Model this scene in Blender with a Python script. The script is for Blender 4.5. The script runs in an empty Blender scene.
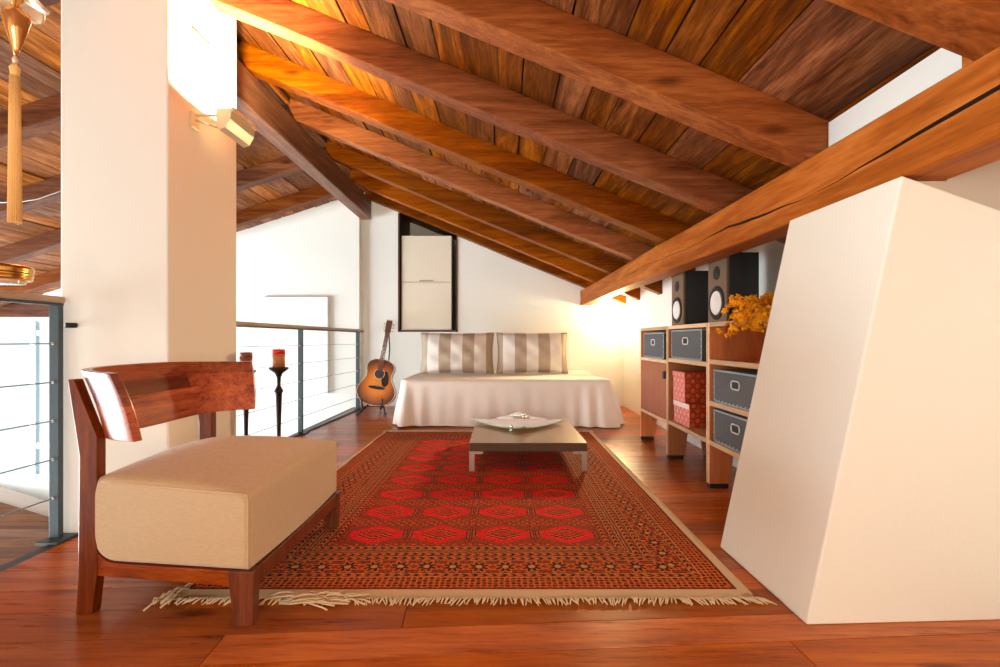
import bpy, math, random
from mathutils import Vector, Matrix
random.seed(7)
C = bpy.context.scene.collection
PI = math.pi
H = 0.87; F = 475.0

# ------------------------------------------------------------------ mesh builder
class MB:
    def __init__(s): s.v=[]; s.f=[]; s.m=[]; s.sm=[]
    def face(s, idx, mi=0, sm=False): s.f.append(tuple(idx)); s.m.append(mi); s.sm.append(sm)
    def hexa(s, P, mi=0, mis=None):
        b=len(s.v); s.v += [tuple(p) for p in P]
        F6=[(0,3,2,1),(4,5,6,7),(0,1,5,4),(1,2,6,5),(2,3,7,6),(3,0,4,7)]
        for k,q in enumerate(F6): s.face([b+i for i in q], mis[k] if mis else mi)
        return s
    # faces: 0 bottom,1 top,2 -Y,3 +X,4 +Y,5 -X
    def box(s, x0,x1,y0,y1,z0,z1, mi=0, mis=None):
        return s.hexa([(x0,y0,z0),(x1,y0,z0),(x1,y1,z0),(x0,y1,z0),(x0,y0,z1),(x1,y0,z1),(x1,y1,z1),(x0,y1,z1)], mi, mis)
    def obox(s, c, size, M=None, mi=0):
        hx,hy,hz=[q/2 for q in size]; P=[]
        for z in (-hz,hz):
            for x,y in ((-hx,-hy),(hx,-hy),(hx,hy),(-hx,hy)):
                p=Vector((x,y,z)); p = (M@p if M else p)+Vector(c); P.append(p)
        return s.hexa(P, mi)
    def prism(s, poly, a0, a1, plane='xz', mi=0, sm=False, caps=True):
        def mk(u,w,a): return {'xz':(u,a,w),'xy':(u,w,a),'yz':(a,u,w)}[plane]
        n=len(poly); b=len(s.v)
        s.v += [mk(u,w,a0) for u,w in poly]+[mk(u,w,a1) for u,w in poly]
        if caps:
            s.face([b+i for i in range(n)][::-1], mi); s.face([b+n+i for i in range(n)], mi)
        for i in range(n):
            j=(i+1)%n; s.face((b+i,b+j,b+n+j,b+n+i), mi, sm)
        return s
    def tube(s, pts, r, n=10, mi=0, caps=True, sm=True, closed=False):
        pts=[Vector(p) for p in pts]; N=len(pts)
        rs = r if isinstance(r,(list,tuple)) else [r]*N
        b=len(s.v); up=None
        for i,p in enumerate(pts):
            if closed: t=(pts[(i+1)%N]-pts[i-1])
            else: t=(pts[min(i+1,N-1)]-pts[max(i-1,0)])
            t.normalize()
            if up is None:
                up = Vector((0,0,1)) if abs(t.z)<.9 else Vector((1,0,0))
            a=t.cross(up); 
            if a.length<1e-6: a=t.cross(Vector((0,1,0)))
            a.normalize(); bb=a.cross(t).normalized(); up=bb
            for k in range(n):
                an=2*PI*k/n; s.v.append(tuple(p+(a*math.cos(an)+bb*math.sin(an))*rs[i]))
        for i in range(N if closed else N-1):
            i2=(i+1)%N
            for k in range(n):
                k2=(k+1)%n; s.face((b+i*n+k,b+i*n+k2,b+i2*n+k2,b+i2*n+k), mi, sm)
        if caps and not closed:
            s.face([b+k for k in range(n)][::-1] , mi); s.face([b+(N-1)*n+k for k in range(n)], mi)
        return s
    def lathe(s, prof, c=(0,0,0), n=24, mi=0, M=None, sm=True, sx=1, sy=1):
        b=len(s.v); c=Vector(c)
        for r,z in prof:
            for k in range(n):
                a=2*PI*k/n; p=Vector((r*math.cos(a)*sx,r*math.sin(a)*sy,z)); p=(M@p if M else p)+c; s.v.append(tuple(p))
        for i in range(len(prof)-1):
            for k in range(n):
                k2=(k+1)%n; s.face((b+i*n+k,b+i*n+k2,b+(i+1)*n+k2,b+(i+1)*n+k), mi, sm)
        s.face([b+k for k in range(n)][::-1], mi); s.face([b+(len(prof)-1)*n+k for k in range(n)], mi)
        return s
    def grid(s, fn, nu, nv, mi=0, sm=True, cu=False):
        b=len(s.v)
        for i in range(nu+1):
            for j in range(nv+1): s.v.append(tuple(fn(i/nu,j/nv)))
        for i in range(nu):
            for j in range(nv):
                a=b+i*(nv+1)+j; s.face((a,a+nv+1,a+nv+2,a+1), mi, sm)
        return s
    def build(s, name, mats, parent=None, bevel=0, local=False, solid=0, subsurf=0, seg=2, fix=True):
        me=bpy.data.meshes.new(name)
        off=Vector((0,0,0))
        if parent is not None and not local:
            q=parent
            while q: off+=q.location; q=q.parent
        me.from_pydata([tuple(Vector(v)-off) for v in s.v],[],s.f)
        if not isinstance(mats,(list,tuple)): mats=[mats]
        for m in mats: me.materials.append(m)
        for i,p in enumerate(me.polygons): p.material_index=min(s.m[i],len(mats)-1); p.use_smooth=s.sm[i]
        if fix:
            import bmesh
            bm=bmesh.new(); bm.from_mesh(me)
            bmesh.ops.recalc_face_normals(bm, faces=bm.faces[:]); bm.to_mesh(me); bm.free()
        me.update()
        o=bpy.data.objects.new(name,me); C.objects.link(o)
        if parent is not None: o.parent=parent
        if solid:
            m=o.modifiers.new('s','SOLIDIFY'); m.thickness=solid; m.offset=0
        if bevel:
            m=o.modifiers.new('b','BEVEL'); m.width=bevel; m.segments=seg; m.limit_method='ANGLE'; m.angle_limit=math.radians(40); m.harden_normals=False
        if subsurf:
            m=o.modifiers.new('u','SUBSURF'); m.levels=subsurf; m.render_levels=subsurf
        return o

def tag(o,label=None,cat=None,group=None,kind=None):
    if label: o['label']=label
    if cat: o['category']=cat
    if group: o['group']=group
    if kind: o['kind']=kind
    return o
def thing(name,label,cat,loc,group=None):
    o=bpy.data.objects.new(name,None); o.empty_display_size=.1; C.objects.link(o); o.location=loc
    return tag(o,label,cat,group)
def copy_tree(o,parent=None):
    c=o.copy(); C.objects.link(c); c.parent=parent
    for ch in list(o.children): copy_tree(ch,c)
    return c

# ------------------------------------------------------------------ node helper
class NT:
    def __init__(s,name):
        s.mat=bpy.data.materials.new(name); s.mat.use_nodes=True; s.t=s.mat.node_tree; s.t.nodes.clear()
        s.out=s.t.nodes.new('ShaderNodeOutputMaterial'); s.p=s.t.nodes.new('ShaderNodeBsdfPrincipled')
        s.t.links.new(s.p.outputs[0],s.out.inputs[0]); s.tc=None
    def n(s,k): return s.t.nodes.new(k)
    def L(s,a,b):
        if hasattr(a,'is_linked') or isinstance(a,bpy.types.NodeSocket): s.t.links.new(a,b)
        else:
            if isinstance(a,(tuple,list)) and len(a)==3 and b.type=='RGBA': a=(*a,1)
            b.default_value=a
    def set(s,**k):
        for key,v in k.items(): s.L(v, s.p.inputs[key.replace('_',' ')])
    def m(s,op,a,b=None,c=None,clamp=False):
        q=s.n('ShaderNodeMath'); q.operation=op; q.use_clamp=clamp
        s.L(a,q.inputs[0])
        if b is not None: s.L(b,q.inputs[1])
        if c is not None: s.L(c,q.inputs[2])
        return q.outputs[0]
    def obj(s):
        if not s.tc: s.tc=s.n('ShaderNodeTexCoord')
        return s.tc.outputs['Object']
    def xyz(s,v=None):
        q=s.n('ShaderNodeSeparateXYZ'); s.L(v if v is not None else s.obj(),q.inputs[0]); return q.outputs
    def comb(s,x,y,z):
        q=s.n('ShaderNodeCombineXYZ'); s.L(x,q.inputs[0]); s.L(y,q.inputs[1]); s.L(z,q.inputs[2]); return q.outputs[0]
    def vm(s,op,a,b):
        q=s.n('ShaderNodeVectorMath'); q.operation=op; s.L(a,q.inputs[0]); s.L(b,q.inputs[1]); return q.outputs[0]
    def noise(s,v,scale,detail=4,rough=.5,dist=0):
        q=s.n('ShaderNodeTexNoise'); s.L(v,q.inputs['Vector']); q.inputs['Scale'].default_value=scale
        q.inputs['Detail'].default_value=detail; q.inputs['Roughness'].default_value=rough; q.inputs['Distortion'].default_value=dist
        return q.outputs[0]
    def vor(s,v,scale,feat='F1',out=0):
        q=s.n('ShaderNodeTexVoronoi'); q.feature=feat; s.L(v,q.inputs['Vector']); q.inputs['Scale'].default_value=scale; return q.outputs[out]
    def ramp(s,f,stops,interp='LINEAR'):
        q=s.n('ShaderNodeValToRGB'); s.L(f,q.inputs[0]); e=q.color_ramp; e.interpolation=interp
        while len(e.elements)>1: e.elements.remove(e.elements[-1])
        e.elements[0].position=stops[0][0]; e.elements[0].color=(*stops[0][1],1)
        for p,c in stops[1:]: x=e.elements.new(p); x.color=(*c,1)
        return q.outputs[0]
    def mix(s,f,a,b,mode='MIX'):
        q=s.n('ShaderNodeMix'); q.data_type='RGBA'; q.blend_type=mode; s.L(f,q.inputs[0]); s.L(a,q.inputs[6]); s.L(b,q.inputs[7]); return q.outputs[2]
    def bump(s,h,strength=.3,dist=.01):
        q=s.n('ShaderNodeBump'); q.inputs['Strength'].default_value=strength; q.inputs['Distance'].default_value=dist
        s.L(h,q.inputs['Height']); s.L(q.outputs[0],s.p.inputs['Normal'])
    def geo(s,n):
        q=s.n('ShaderNodeNewGeometry'); return q.outputs[n]
    def orand(s):
        q=s.n('ShaderNodeObjectInfo'); return q.outputs['Random']

def plain(name,col,rough=.5,metal=0,bump=0,bscale=200,var=0,**k):
    t=NT(name)
    if var:
        nz=t.noise(t.obj(),3,5); c=t.mix(t.m('MULTIPLY',nz,var),col,tuple(q*.72 for q in col)); t.set(Base_Color=c)
    else: t.set(Base_Color=col)
    t.set(Roughness=rough,Metallic=metal,**k)
    if bump: t.bump(t.noise(t.obj(),bscale,3),bump,.003)
    return t.mat

def wood(name,dark,mid,light,axis='y',rough=.45,scale=1.0,island=True,knots=True,coat=0,bump=.15,stain=0,joints=None,spec=.5):
    t=NT(name)
    x,y,z=t.xyz()
    r=t.geo('Random Per Island') if island else t.orand()
    r2=t.orand()
    st={'x':(1,11,11),'y':(11,1,11),'z':(11,11,1)}[axis]
    off=t.m('MULTIPLY',t.m('ADD',r,r2),37.0)
    v=t.comb(t.m('MULTIPLY_ADD',x,st[0]*scale,off),t.m('MULTIPLY_ADD',y,st[1]*scale,off),t.m('MULTIPLY_ADD',z,st[2]*scale,t.m('MULTIPLY',off,1.7)))
    warp=t.noise(v,.6,2,.5)
    g=t.noise(v,1.4,7,.62,1.1)
    fine=t.noise(t.vm('MULTIPLY',v,(3.2,3.2,3.2)),2.2,5,.7)
    gg=t.m('ADD',t.m('ADD',t.m('MULTIPLY',g,.55),t.m('MULTIPLY',fine,.27)),t.m('MULTIPLY',t.noise(t.vm('MULTIPLY',v,(8,8,8)),1.6,3,.6),.18))
    c=t.ramp(gg,[(.36,dark),(.49,mid),(.62,light)])
    # board to board variation
    hsv=t.n('ShaderNodeHueSaturation'); t.L(c,hsv.inputs['Color'])
    t.L(t.m('MULTIPLY_ADD',r,.65,.68),hsv.inputs['Value']); t.L(t.m('MULTIPLY_ADD',t.m('FRACT',t.m('MULTIPLY',r,7.3)),.25,.9),hsv.inputs['Saturation'])
    c=hsv.outputs[0]
    if knots:
        st2={'x':(1.0,3.2,3.2),'y':(3.2,1.0,3.2),'z':(3.2,3.2,1.0)}[axis]
        kv=t.comb(t.m('MULTIPLY_ADD',x,st2[0]*scale,off),t.m('MULTIPLY_ADD',y,st2[1]*scale,off),t.m('MULTIPLY_ADD',z,st2[2]*scale,off))
        kd=t.vor(kv,1.9)
        k=t.ramp(kd,[(.0,(1,1,1)),(.055,(.75,.75,.75)),(.13,(0,0,0))])
        c=t.mix(k,c,tuple(q*.3 for q in dark))
    if stain:
        sn=t.noise(t.vm('ADD',t.obj(),(5,3,1)),2.1,5,.6)
        c=t.mix(t.m('MULTIPLY',t.ramp(sn,[(.45,(0,0,0)),(.68,(1,1,1))]),stain),c,(.055,.024,.011))
    if joints: c=joints(t,c,x,y,z)
    t.set(Base_Color=c,Roughness=t.m('MULTIPLY_ADD',fine,.25,rough-.12))
    t.p.inputs['Specular IOR Level'].default_value=spec
    if coat: t.set(Coat_Weight=coat,Coat_Roughness=.24 if 'back' in name else .12)
    if bump: t.bump(gg,bump,.006)
    return t.mat

# ------------------------------------------------------------------ materials
M={}
M['board']=wood('roof_boards',(.030,.008,.002),(.15,.042,.008),(.36,.130,.032),'y',.55,1.0,True,True,bump=.8,stain=.6,spec=.12)
M['boardL']=wood('roof_boards_left',(.07,.022,.008),(.25,.085,.028),(.46,.20,.085),'y',.6,1.0,True,True,bump=.5,stain=.3,spec=.2)
M['rafter']=wood('rafter_wood',(.085,.017,.002),(.20,.050,.005),(.32,.098,.014),'x',.42,.8,False,True,bump=.4,spec=.1)
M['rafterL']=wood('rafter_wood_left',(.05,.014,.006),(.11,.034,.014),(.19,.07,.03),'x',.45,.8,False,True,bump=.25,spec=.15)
M['ridge']=wood('ridge_wood',(.06,.018,.006),(.14,.045,.015),(.24,.10,.045),'y',.5,.8,False,True,bump=.25)
M['purlin']=wood('purlin_wood',(.13,.034,.008),(.27,.080,.019),(.40,.145,.042),'y',.5,.55,False,True,bump=.55,spec=.12)
M['crack']=plain('crack_dark',(.03,.010,.005),.9)
M['floor']=wood('floor_pine',(.22,.036,.001),(.42,.090,.002),(.56,.15,.006),'x',.30,.75,True,True,bump=.08,spec=.18,coat=.10)
M['gap']=plain('gap_dark',(.02,.008,.004),.9)
M['walnut']=wood('chair_wood',(.10,.018,.004),(.22,.040,.008),(.36,.085,.015),'x',.35,1.6,True,False,spec=.3,coat=.2,bump=.05)
M['walnutz']=wood('chair_wood_leg',(.08,.015,.004),(.16,.032,.008),(.26,.058,.014),'z',.35,1.6,True,False,spec=.25,coat=.12,bump=.05)
def strips(t,c,x,y,z):
    row=t.m('FLOOR',t.m('MULTIPLY',z,18)); s2=t.m('MULTIPLY',row,.37)
    cell=t.m('FLOOR',t.m('ADD',t.m('MULTIPLY',y,2.7),s2))
    w=t.n('ShaderNodeTexWhiteNoise'); w.noise_dimensions='2D'; t.L(t.comb(row,cell,0),w.inputs['Vector'])
    h=t.n('ShaderNodeHueSaturation'); t.L(c,h.inputs['Color']); t.L(t.m('MULTIPLY_ADD',w.outputs[0],1.1,.55),h.inputs['Value']); return h.outputs[0]
M['walnutback']=wood('chair_wood_back',(.14,.020,.005),(.33,.055,.010),(.46,.11,.018),'y',.3,1.3,False,False,coat=.5,bump=.03,joints=strips)
M['walnutinner']=wood('chair_wood_inner',(.12,.018,.004),(.31,.055,.009),(.46,.11,.016),'y',.5,1.3,False,False,spec=.2,bump=.03,joints=strips)
M['plaster']=plain('plaster_white',(.84,.86,.82),.85,bump=.12,bscale=60)
M['plasterc']=plain('plaster_cream',(.84,.84,.78),.85,bump=.12,bscale=60)
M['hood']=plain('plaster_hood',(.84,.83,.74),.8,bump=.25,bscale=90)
M['whitepaint']=plain('white_paint',(.88,.88,.87),.5)
M['steel']=plain('railing_steel',(.055,.08,.095),.5,.3)
M['cable']=plain('steel_cable',(.42,.42,.42),.35,.8)
M['oakrail']=wood('handrail_wood',(.38,.25,.15),(.52,.36,.23),(.62,.46,.31),'y',.45,1,False,False)
M['birch']=wood('birch_edge',(.55,.33,.16),(.68,.44,.23),(.78,.56,.33),'y',.5,1,False,False,bump=.03)
M['cherry']=wood('cherry_panel',(.42,.12,.022),(.56,.17,.034),(.64,.23,.055),'z',.5,1,False,False,bump=.03)
M['doorred']=wood('door_panel',(.32,.06,.018),(.42,.085,.025),(.48,.12,.035),'z',.35,1,False,False,bump=.02)
M['black']=plain('black_rubber',(.015,.015,.018),.5)
M['greybox']=plain('grey_fibreboard',(.095,.105,.115),.7,var=.2)
M['boxedge']=plain('box_edge_metal',(.32,.42,.47),.4,.3)
M['chrome']=plain('bright_metal',(.75,.74,.73),.25,.9)
M['whitering']=plain('ring_metal',(.85,.84,.83),.35,.2)
M['iron']=plain('wrought_iron',(.03,.022,.02),.45,.5)
M['wax']=plain('amber_wax',(.50,.20,.06),.4); M['waxred']=plain('red_wax',(.72,.015,.015),.4); M['waxdark']=plain('dark_wax',(.25,.08,.05),.4)
M['spkside']=plain('speaker_black',(.012,.012,.014),.5,bump=.05,bscale=400)
M['baffle']=plain('speaker_baffle',(.17,.105,.06),.6)
M['cone']=plain('speaker_cone',(.82,.80,.76),.6); M['rubber']=plain('driver_black',(.012,.011,.01),.7)
M['flower']=plain('orange_petals',(1.0,.42,.0),.9); M['stem']=plain('flower_stem',(.35,.28,.05),.7)
M['tabletop']=plain('table_laminate',(.46,.34,.22),.25,.35,var=.15); M['tableedge']=plain('table_edge',(.085,.038,.018),.65)
M['alu']=plain('brushed_aluminium',(.50,.46,.42),.3,.9)
M['cream']=plain('cream_door',(.80,.74,.60),.45)
M['darkniche']=plain('dark_niche',(.075,.035,.02),.6)
M['brass']=plain('gold_brass',(.80,.42,.10),.22,1.0)
M['sconce']=plain('sconce_enamel',(.78,.70,.52),.3,.2)
M['tassel']=plain('gold_thread',(.95,.60,.22),.55,bump=.6,bscale=300)
def glass(name,col,rough=0.0,ior=1.45):
    t=NT(name); t.set(Base_Color=col,Roughness=rough); t.p.inputs['Transmission Weight'].default_value=1; t.p.inputs['IOR'].default_value=ior; return t.mat
M['glass']=glass('clear_glass',(.95,.99,.97)); M['glassedge']=plain('green_glass_edge',(.02,.42,.27),.1)
M['amberglass']=plain('amber_glass',(.75,.38,.12),.08,.7); M['murano']=plain('milky_glass',(.80,.66,.50),.12,.2)
# thin window glass
t=NT('window_glass'); t.set(Base_Color=(.9,.95,.97),Roughness=0.0); t.p.inputs['Transmission Weight'].default_value=1; t.p.inputs['IOR'].default_value=1.02; M['winglass']=t.mat
# lamp
t=NT('lamp_glow'); t.set(Base_Color=(1,.9,.7)); t.p.inputs['Emission Color'].default_value=(1,.78,.45,1); t.p.inputs['Emission Strength'].default_value=35; M['glow']=t.mat
# bed linen
t=NT('bed_linen'); nz=t.noise(t.obj(),900,2); w=t.noise(t.obj(),5,4); t.set(Base_Color=(.90,.86,.79),Roughness=.9); t.p.inputs['Sheen Weight'].default_value=.3
t.bump(t.m('ADD',t.m('MULTIPLY',nz,.15),w),.35,.02); M['linen']=t.mat
# cushion fabric
t=NT('chair_fabric'); x,y,z=t.xyz()
n1=t.noise(t.comb(t.m('MULTIPLY',x,40),t.m('MULTIPLY',y,40),t.m('MULTIPLY',z,420)),1.2,4,.7); n2=t.noise(t.obj(),3,3)
t.set(Base_Color=t.mix(n1,(.42,.27,.135),(.70,.52,.31)),Roughness=.85); t.p.inputs['Sheen Weight'].default_value=.35
t.bump(t.m('ADD',n1,t.m('MULTIPLY',n2,.4)),.3,.004); M['fabric']=t.mat
# striped pillow (local x across)
t=NT('striped_pillow'); x,y,z=t.xyz(); fr=t.m('FRACT',t.m('MULTIPLY_ADD',x,3.64,.75))
s=t.m('GREATER_THAN',fr,.5); nz=t.noise(t.comb(t.m('MULTIPLY',x,8),t.m('MULTIPLY',y,2),z),6,3)
t.set(Base_Color=t.mix(s,t.mix(nz,(.40,.30,.21),(.52,.42,.32)),(.80,.76,.70)),Roughness=.75); t.bump(t.noise(t.obj(),9,4),.4,.02); M['stripe']=t.mat
# red gift paper
def gift(name,a,b,cc):
    t=NT(name); x,y,z=t.xyz(); u=t.m('ADD',x,y)
    p1=t.m('MULTIPLY',t.m('SINE',t.m('MULTIPLY',u,95)),t.m('SINE',t.m('MULTIPLY',z,95)))
    p2=t.m('SINE',t.m('ADD',t.m('MULTIPLY',u,190),t.m('MULTIPLY',t.m('SINE',t.m('MULTIPLY',z,120)),2)))
    c=t.mix(t.m('GREATER_THAN',p1,.25),a,b); c=t.mix(t.m('GREATER_THAN',t.m('MULTIPLY',p2,t.m('SUBTRACT',0,p1)),.3),c,cc)
    t.set(Base_Color=c,Roughness=.45); return t.mat
M['gift']=gift('red_gold_paper',(.42,.025,.01),(.62,.16,.03),(.25,.16,.05)); M['giftlit']=gift('red_paper_lit',(.72,.16,.13),(.80,.50,.38),(.70,.22,.22)); M['lid']=plain('cream_lid',(.80,.68,.60),.5)  # pink copy of the red paper paints light onto the -X faces
# guitar top sunburst
t=NT('sunburst'); x,y,z=t.xyz(); d=t.m('SQRT',t.m('ADD',t.m('POWER',t.m('MULTIPLY',x,1.15),2),t.m('POWER',t.m('MULTIPLY',t.m('SUBTRACT',z,.23),.95),2)))
t.set(Base_Color=t.ramp(d,[(.0,(.82,.30,.025)),(.11,(.70,.20,.012)),(.17,(.40,.10,.012)),(.225,(.12,.025,.006))]),Roughness=.3,Coat_Weight=.25); M['burst']=t.mat
M['gside']=plain('guitar_side',(.10,.022,.008),.2); M['neck']=plain('rosewood',(.13,.05,.025),.4); M['pick']=plain('tortoise_black',(.012,.010,.01),.2)
M['bind']=plain('binding_cream',(.75,.6,.38),.4)
# lower landing
M['landing']=wood('landing_boards',(.06,.022,.009),(.12,.048,.020),(.18,.08,.035),'x',.7,1,True,True,spec=.1)

# ------------------------------------------------------------------ rug material
def rug_mat(W2,L2):
    t=NT('persian_rug'); x,y,z=t.xyz()
    x=t.m('ADD',x,t.m('MULTIPLY',t.m('SUBTRACT',t.noise(t.obj(),38,3,.7),.5),.014)); y=t.m('ADD',y,t.m('MULTIPLY',t.m('SUBTRACT',t.noise(t.vm('ADD',t.obj(),(3,5,0)),38,3,.7),.5),.014))
    A=t.m
    ax=A('ABSOLUTE',x); ay=A('ABSOLUTE',y)
    dx=A('SUBTRACT',W2,ax); dy=A('SUBTRACT',L2,ay)
    isx=A('LESS_THAN',dx,dy)               # side border
    d=A('MINIMUM',dx,dy)
    tt=A('ADD',A('MULTIPLY',isx,y),A('MULTIPLY',A('SUBTRACT',1,isx),x))
    def inr(v,a,b): return A('MULTIPLY',A('GREATER_THAN',v,a),A('LESS_THAN',v,b))
    red=(.42,.050,.012); navy=(.020,.008,.010); org=(.66,.14,.015); cr=(.62,.30,.10); wine=(.17,.018,.008); bright=(.82,.006,.008)
    weave=t.noise(t.obj(),160,2); 
    # ---- field
    PX=.283; PY=.275
    fx=A('SUBTRACT',A('FRACT',A('ADD',A('DIVIDE',x,PX),10.0)),.5); fx=A('MULTIPLY',fx,PX)     # centres at +-.1415 ...
    fy=A('SUBTRACT',A('FRACT',A('ADD',A('DIVIDE',A('ADD',y,.0),PY),10.0)),.5); fy=A('MULTIPLY',fy,PY)
    afx=A('ABSOLUTE',fx); afy=A('ABSOLUTE',fy)
    # hexagon: |y|/.1 + |x|*.. shape with pointed top/bottom
    def hexd(sx,sy): # <1 inside
        a=A('DIVIDE',afx,sx); b=A('ADD',A('MULTIPLY',A('DIVIDE',afx,sx),.70),A('MULTIPLY',A('DIVIDE',afy,sy),1.0)); return A('MAXIMUM',a,b)
    h1=hexd(.120,.106)
    fieldbg=t.mix(A('GREATER_THAN',t.noise(t.comb(A('MULTIPLY',afx,1),A('MULTIPLY',afy,2.0),A('FLOOR',A('DIVIDE',y,PY))),75,3),.52),red,wine)
    g=A('MULTIPLY',A('SINE',A('MULTIPLY',afx,520)),A('LESS_THAN',afy,.055)); 
    fieldbg=t.mix(A('MULTIPLY',A('GREATER_THAN',g,.4),A('LESS_THAN',A('ABSOLUTE',A('SUBTRACT',afx,.141)),.020)),fieldbg,navy)
    fieldbg=t.mix(A('MULTIPLY',A('GREATER_THAN',A('MULTIPLY',A('SINE',A('MULTIPLY',fx,150)),A('SINE',A('MULTIPLY',fy,190))),.45),A('GREATER_THAN',afy,.095)),fieldbg,org)
    c=t.mix(A('LESS_THAN',h1,1.16),fieldbg,(.50,.10,.03))
    c=t.mix(inr(h1,1.0,1.05),c,navy); c=t.mix(inr(h1,1.11,1.15),c,navy)
    c=t.mix(A('LESS_THAN',h1,1.0),c,bright)
    ctr=A('MULTIPLY',A('SINE',A('MULTIPLY',afx,170)),A('SINE',A('MULTIPLY',A('ADD',afy,.005),260)))
    inner=t.mix(A('GREATER_THAN',ctr,.15),bright,navy); inner=t.mix(A('LESS_THAN',ctr,-.35),inner,org)
    c=t.mix(A('LESS_THAN',h1,.64),c,inner)
    c=t.mix(A('LESS_THAN',h1,.2),c,(.5,.03,.02))
    # ---- borders
    def lat(p,q,th): return A('GREATER_THAN',A('MULTIPLY',A('SINE',A('MULTIPLY',tt,p)),A('SINE',A('MULTIPLY',d,q))),th)
    b=t.mix(A('GREATER_THAN',t.noise(t.comb(A('MULTIPLY',tt,1.0),A('MULTIPLY',d,1.6),0),95,3),.5),red,wine)
    dots=t.mix(lat(150,190,.35),org,navy); neg=A('LESS_THAN',A('MULTIPLY',A('SINE',A('MULTIPLY',tt,150)),A('SINE',A('MULTIPLY',d,190))),-.45); dots=t.mix(neg,dots,wine)
    b=t.mix(inr(d,.012,.085),b,dots)
    # main border flowers
    ft=A('SUBTRACT',A('FRACT',A('DIVIDE',tt,.10)),.5); fd=A('DIVIDE',A('SUBTRACT',d,.165),.10)
    rr=A('SQRT',A('ADD',A('POWER',ft,2),A('POWER',fd,2)))
    an=A('ARCTAN2',fd,ft); pet=A('MULTIPLY',A('COSINE',A('MULTIPLY',an,8)),.10)
    fl=A('ADD',rr,pet)
    b2=t.mix(A('GREATER_THAN',t.noise(t.comb(tt,d,3),110,2),.5),(.36,.05,.014),wine)
    b2=t.mix(A('LESS_THAN',fl,.44),b2,org); b2=t.mix(A('LESS_THAN',fl,.30),b2,navy); b2=t.mix(A('LESS_THAN',rr,.13),b2,cr)
    b=t.mix(inr(d,.115,.215),b,b2)
    # narrow zigzag guard bands
    for c0 in (.100,.232,.268,.325,.366):
        zz=A('GREATER_THAN',A('SINE',A('ADD',A('MULTIPLY',tt,175),A('MULTIPLY',A('ABSOLUTE',A('SUBTRACT',d,c0)),260))),.1)
        b=t.mix(inr(d,c0-.011,c0+.011),b,t.mix(zz,org,navy))
    for c0 in (.0865,.1125,.218,.247,.282,.297,.310,.340):
        b=t.mix(A('LESS_THAN',A('ABSOLUTE',A('SUBTRACT',d,c0)),.0019),b,cr)
        b=t.mix(inr(d,c0+.0019,c0+.005),b,navy)
    b=t.mix(A('LESS_THAN',d,.010),b,wine)
    c=t.mix(A('LESS_THAN',d,A('MULTIPLY_ADD',isx,.04,.345)),c,b)
    c=t.mix(A('MULTIPLY',A('GREATER_THAN',t.noise(t.obj(),85,3,.7),.56),.45),c,wine); c=t.mix(A('MULTIPLY',A('GREATER_THAN',t.noise(t.vm('ADD',t.obj(),(7,1,0)),110,3,.7),.60),.5),c,org)
    t.set(Base_Color=c,Roughness=.9); t.p.inputs['Specular IOR Level'].default_value=.15
    t.bump(t.noise(t.obj(),700,2),.4,.003)
    return t.mat

# ================================================================== SETTING
XR=1.596; YB=6.25; YL=6.15; Y0=-3.0; XV=-1.93; XO=-7.6; ZL=-2.6
def zb(X): return 2.143-.41*X            # underside of right boards
def zlft(X): return 2.80+.32*(X+1.76)    # underside of left boards

def clip(poly,a,b,c):   # keep a*x+b*y<=c
    out=[]
    for i in range(len(poly)):
        p,q=poly[i],poly[(i+1)%len(poly)]; dp=a*p[0]+b*p[1]-c; dq=a*q[0]+b*q[1]-c
        if dp<=0: out.append(p)
        if (dp<0<dq) or (dq<0<dp):
            u=dp/(dp-dq); out.append((p[0]+(q[0]-p[0])*u,p[1]+(q[1]-p[1])*u))
    return out
def planks(mb, rect, ang, width, zt, th=.02, gap=.003, lmin=2, lmax=3.5, rnd=None):
    rnd=rnd or random; x0,x1,y0,y1=rect; ca,sa=math.cos(ang),math.sin(ang)
    cx,cy=(x0+x1)/2,(y0+y1)/2; R=math.hypot(x1-x0,y1-y0)/2+.5
    v=-R
    while v<R:
        w=width if not isinstance(width,tuple) else rnd.uniform(*width)
        u=-R-rnd.random()*lmax
        while u<R:
            l=rnd.uniform(lmin,lmax)
            q=[(u+gap/2,v+gap/2),(u+l-gap/2,v+gap/2),(u+l-gap/2,v+w-gap/2),(u+gap/2,v+w-gap/2)]
            q=[(cx+a*ca-b*sa,cy+a*sa+b*ca) for a,b in q]
            for cl in ((1,0,x1),(-1,0,-x0),(0,1,y1),(0,-1,-y0)):
                if q: q=clip(q,*cl)
            if len(q)>=3: mb.prism(q,zt-th,zt,'xy')
            u+=l
        v+=w
f=MB(); rn=random.Random(3)
planks(f,(XV+.05,XR,Y0,YB),math.radians(3.6),(.13,.165),0,rnd=rn)
f.box(XV+.05,XR,Y0,YB,-.22,-.021,1)
tag(f.build('floor',[M['floor'],M['gap']]),kind='structure')
f=MB(); f.box(XO,XV+.05,Y0,YB+.1,ZL-.1,ZL)
tag(f.build('floor',[M['plaster']]),kind='structure')
# fascia of the gallery edge
f=MB(); f.box(XV,XV+.05,Y0,YL,-.3,.0)
tag(f.build('trim_1',M['steel']),kind='structure')
f=MB(); f.box(XV+.005,XV+.05,Y0,YL,ZL,-.3)
tag(f.build('wall_gallery',M['plaster']),kind='structure')

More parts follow.
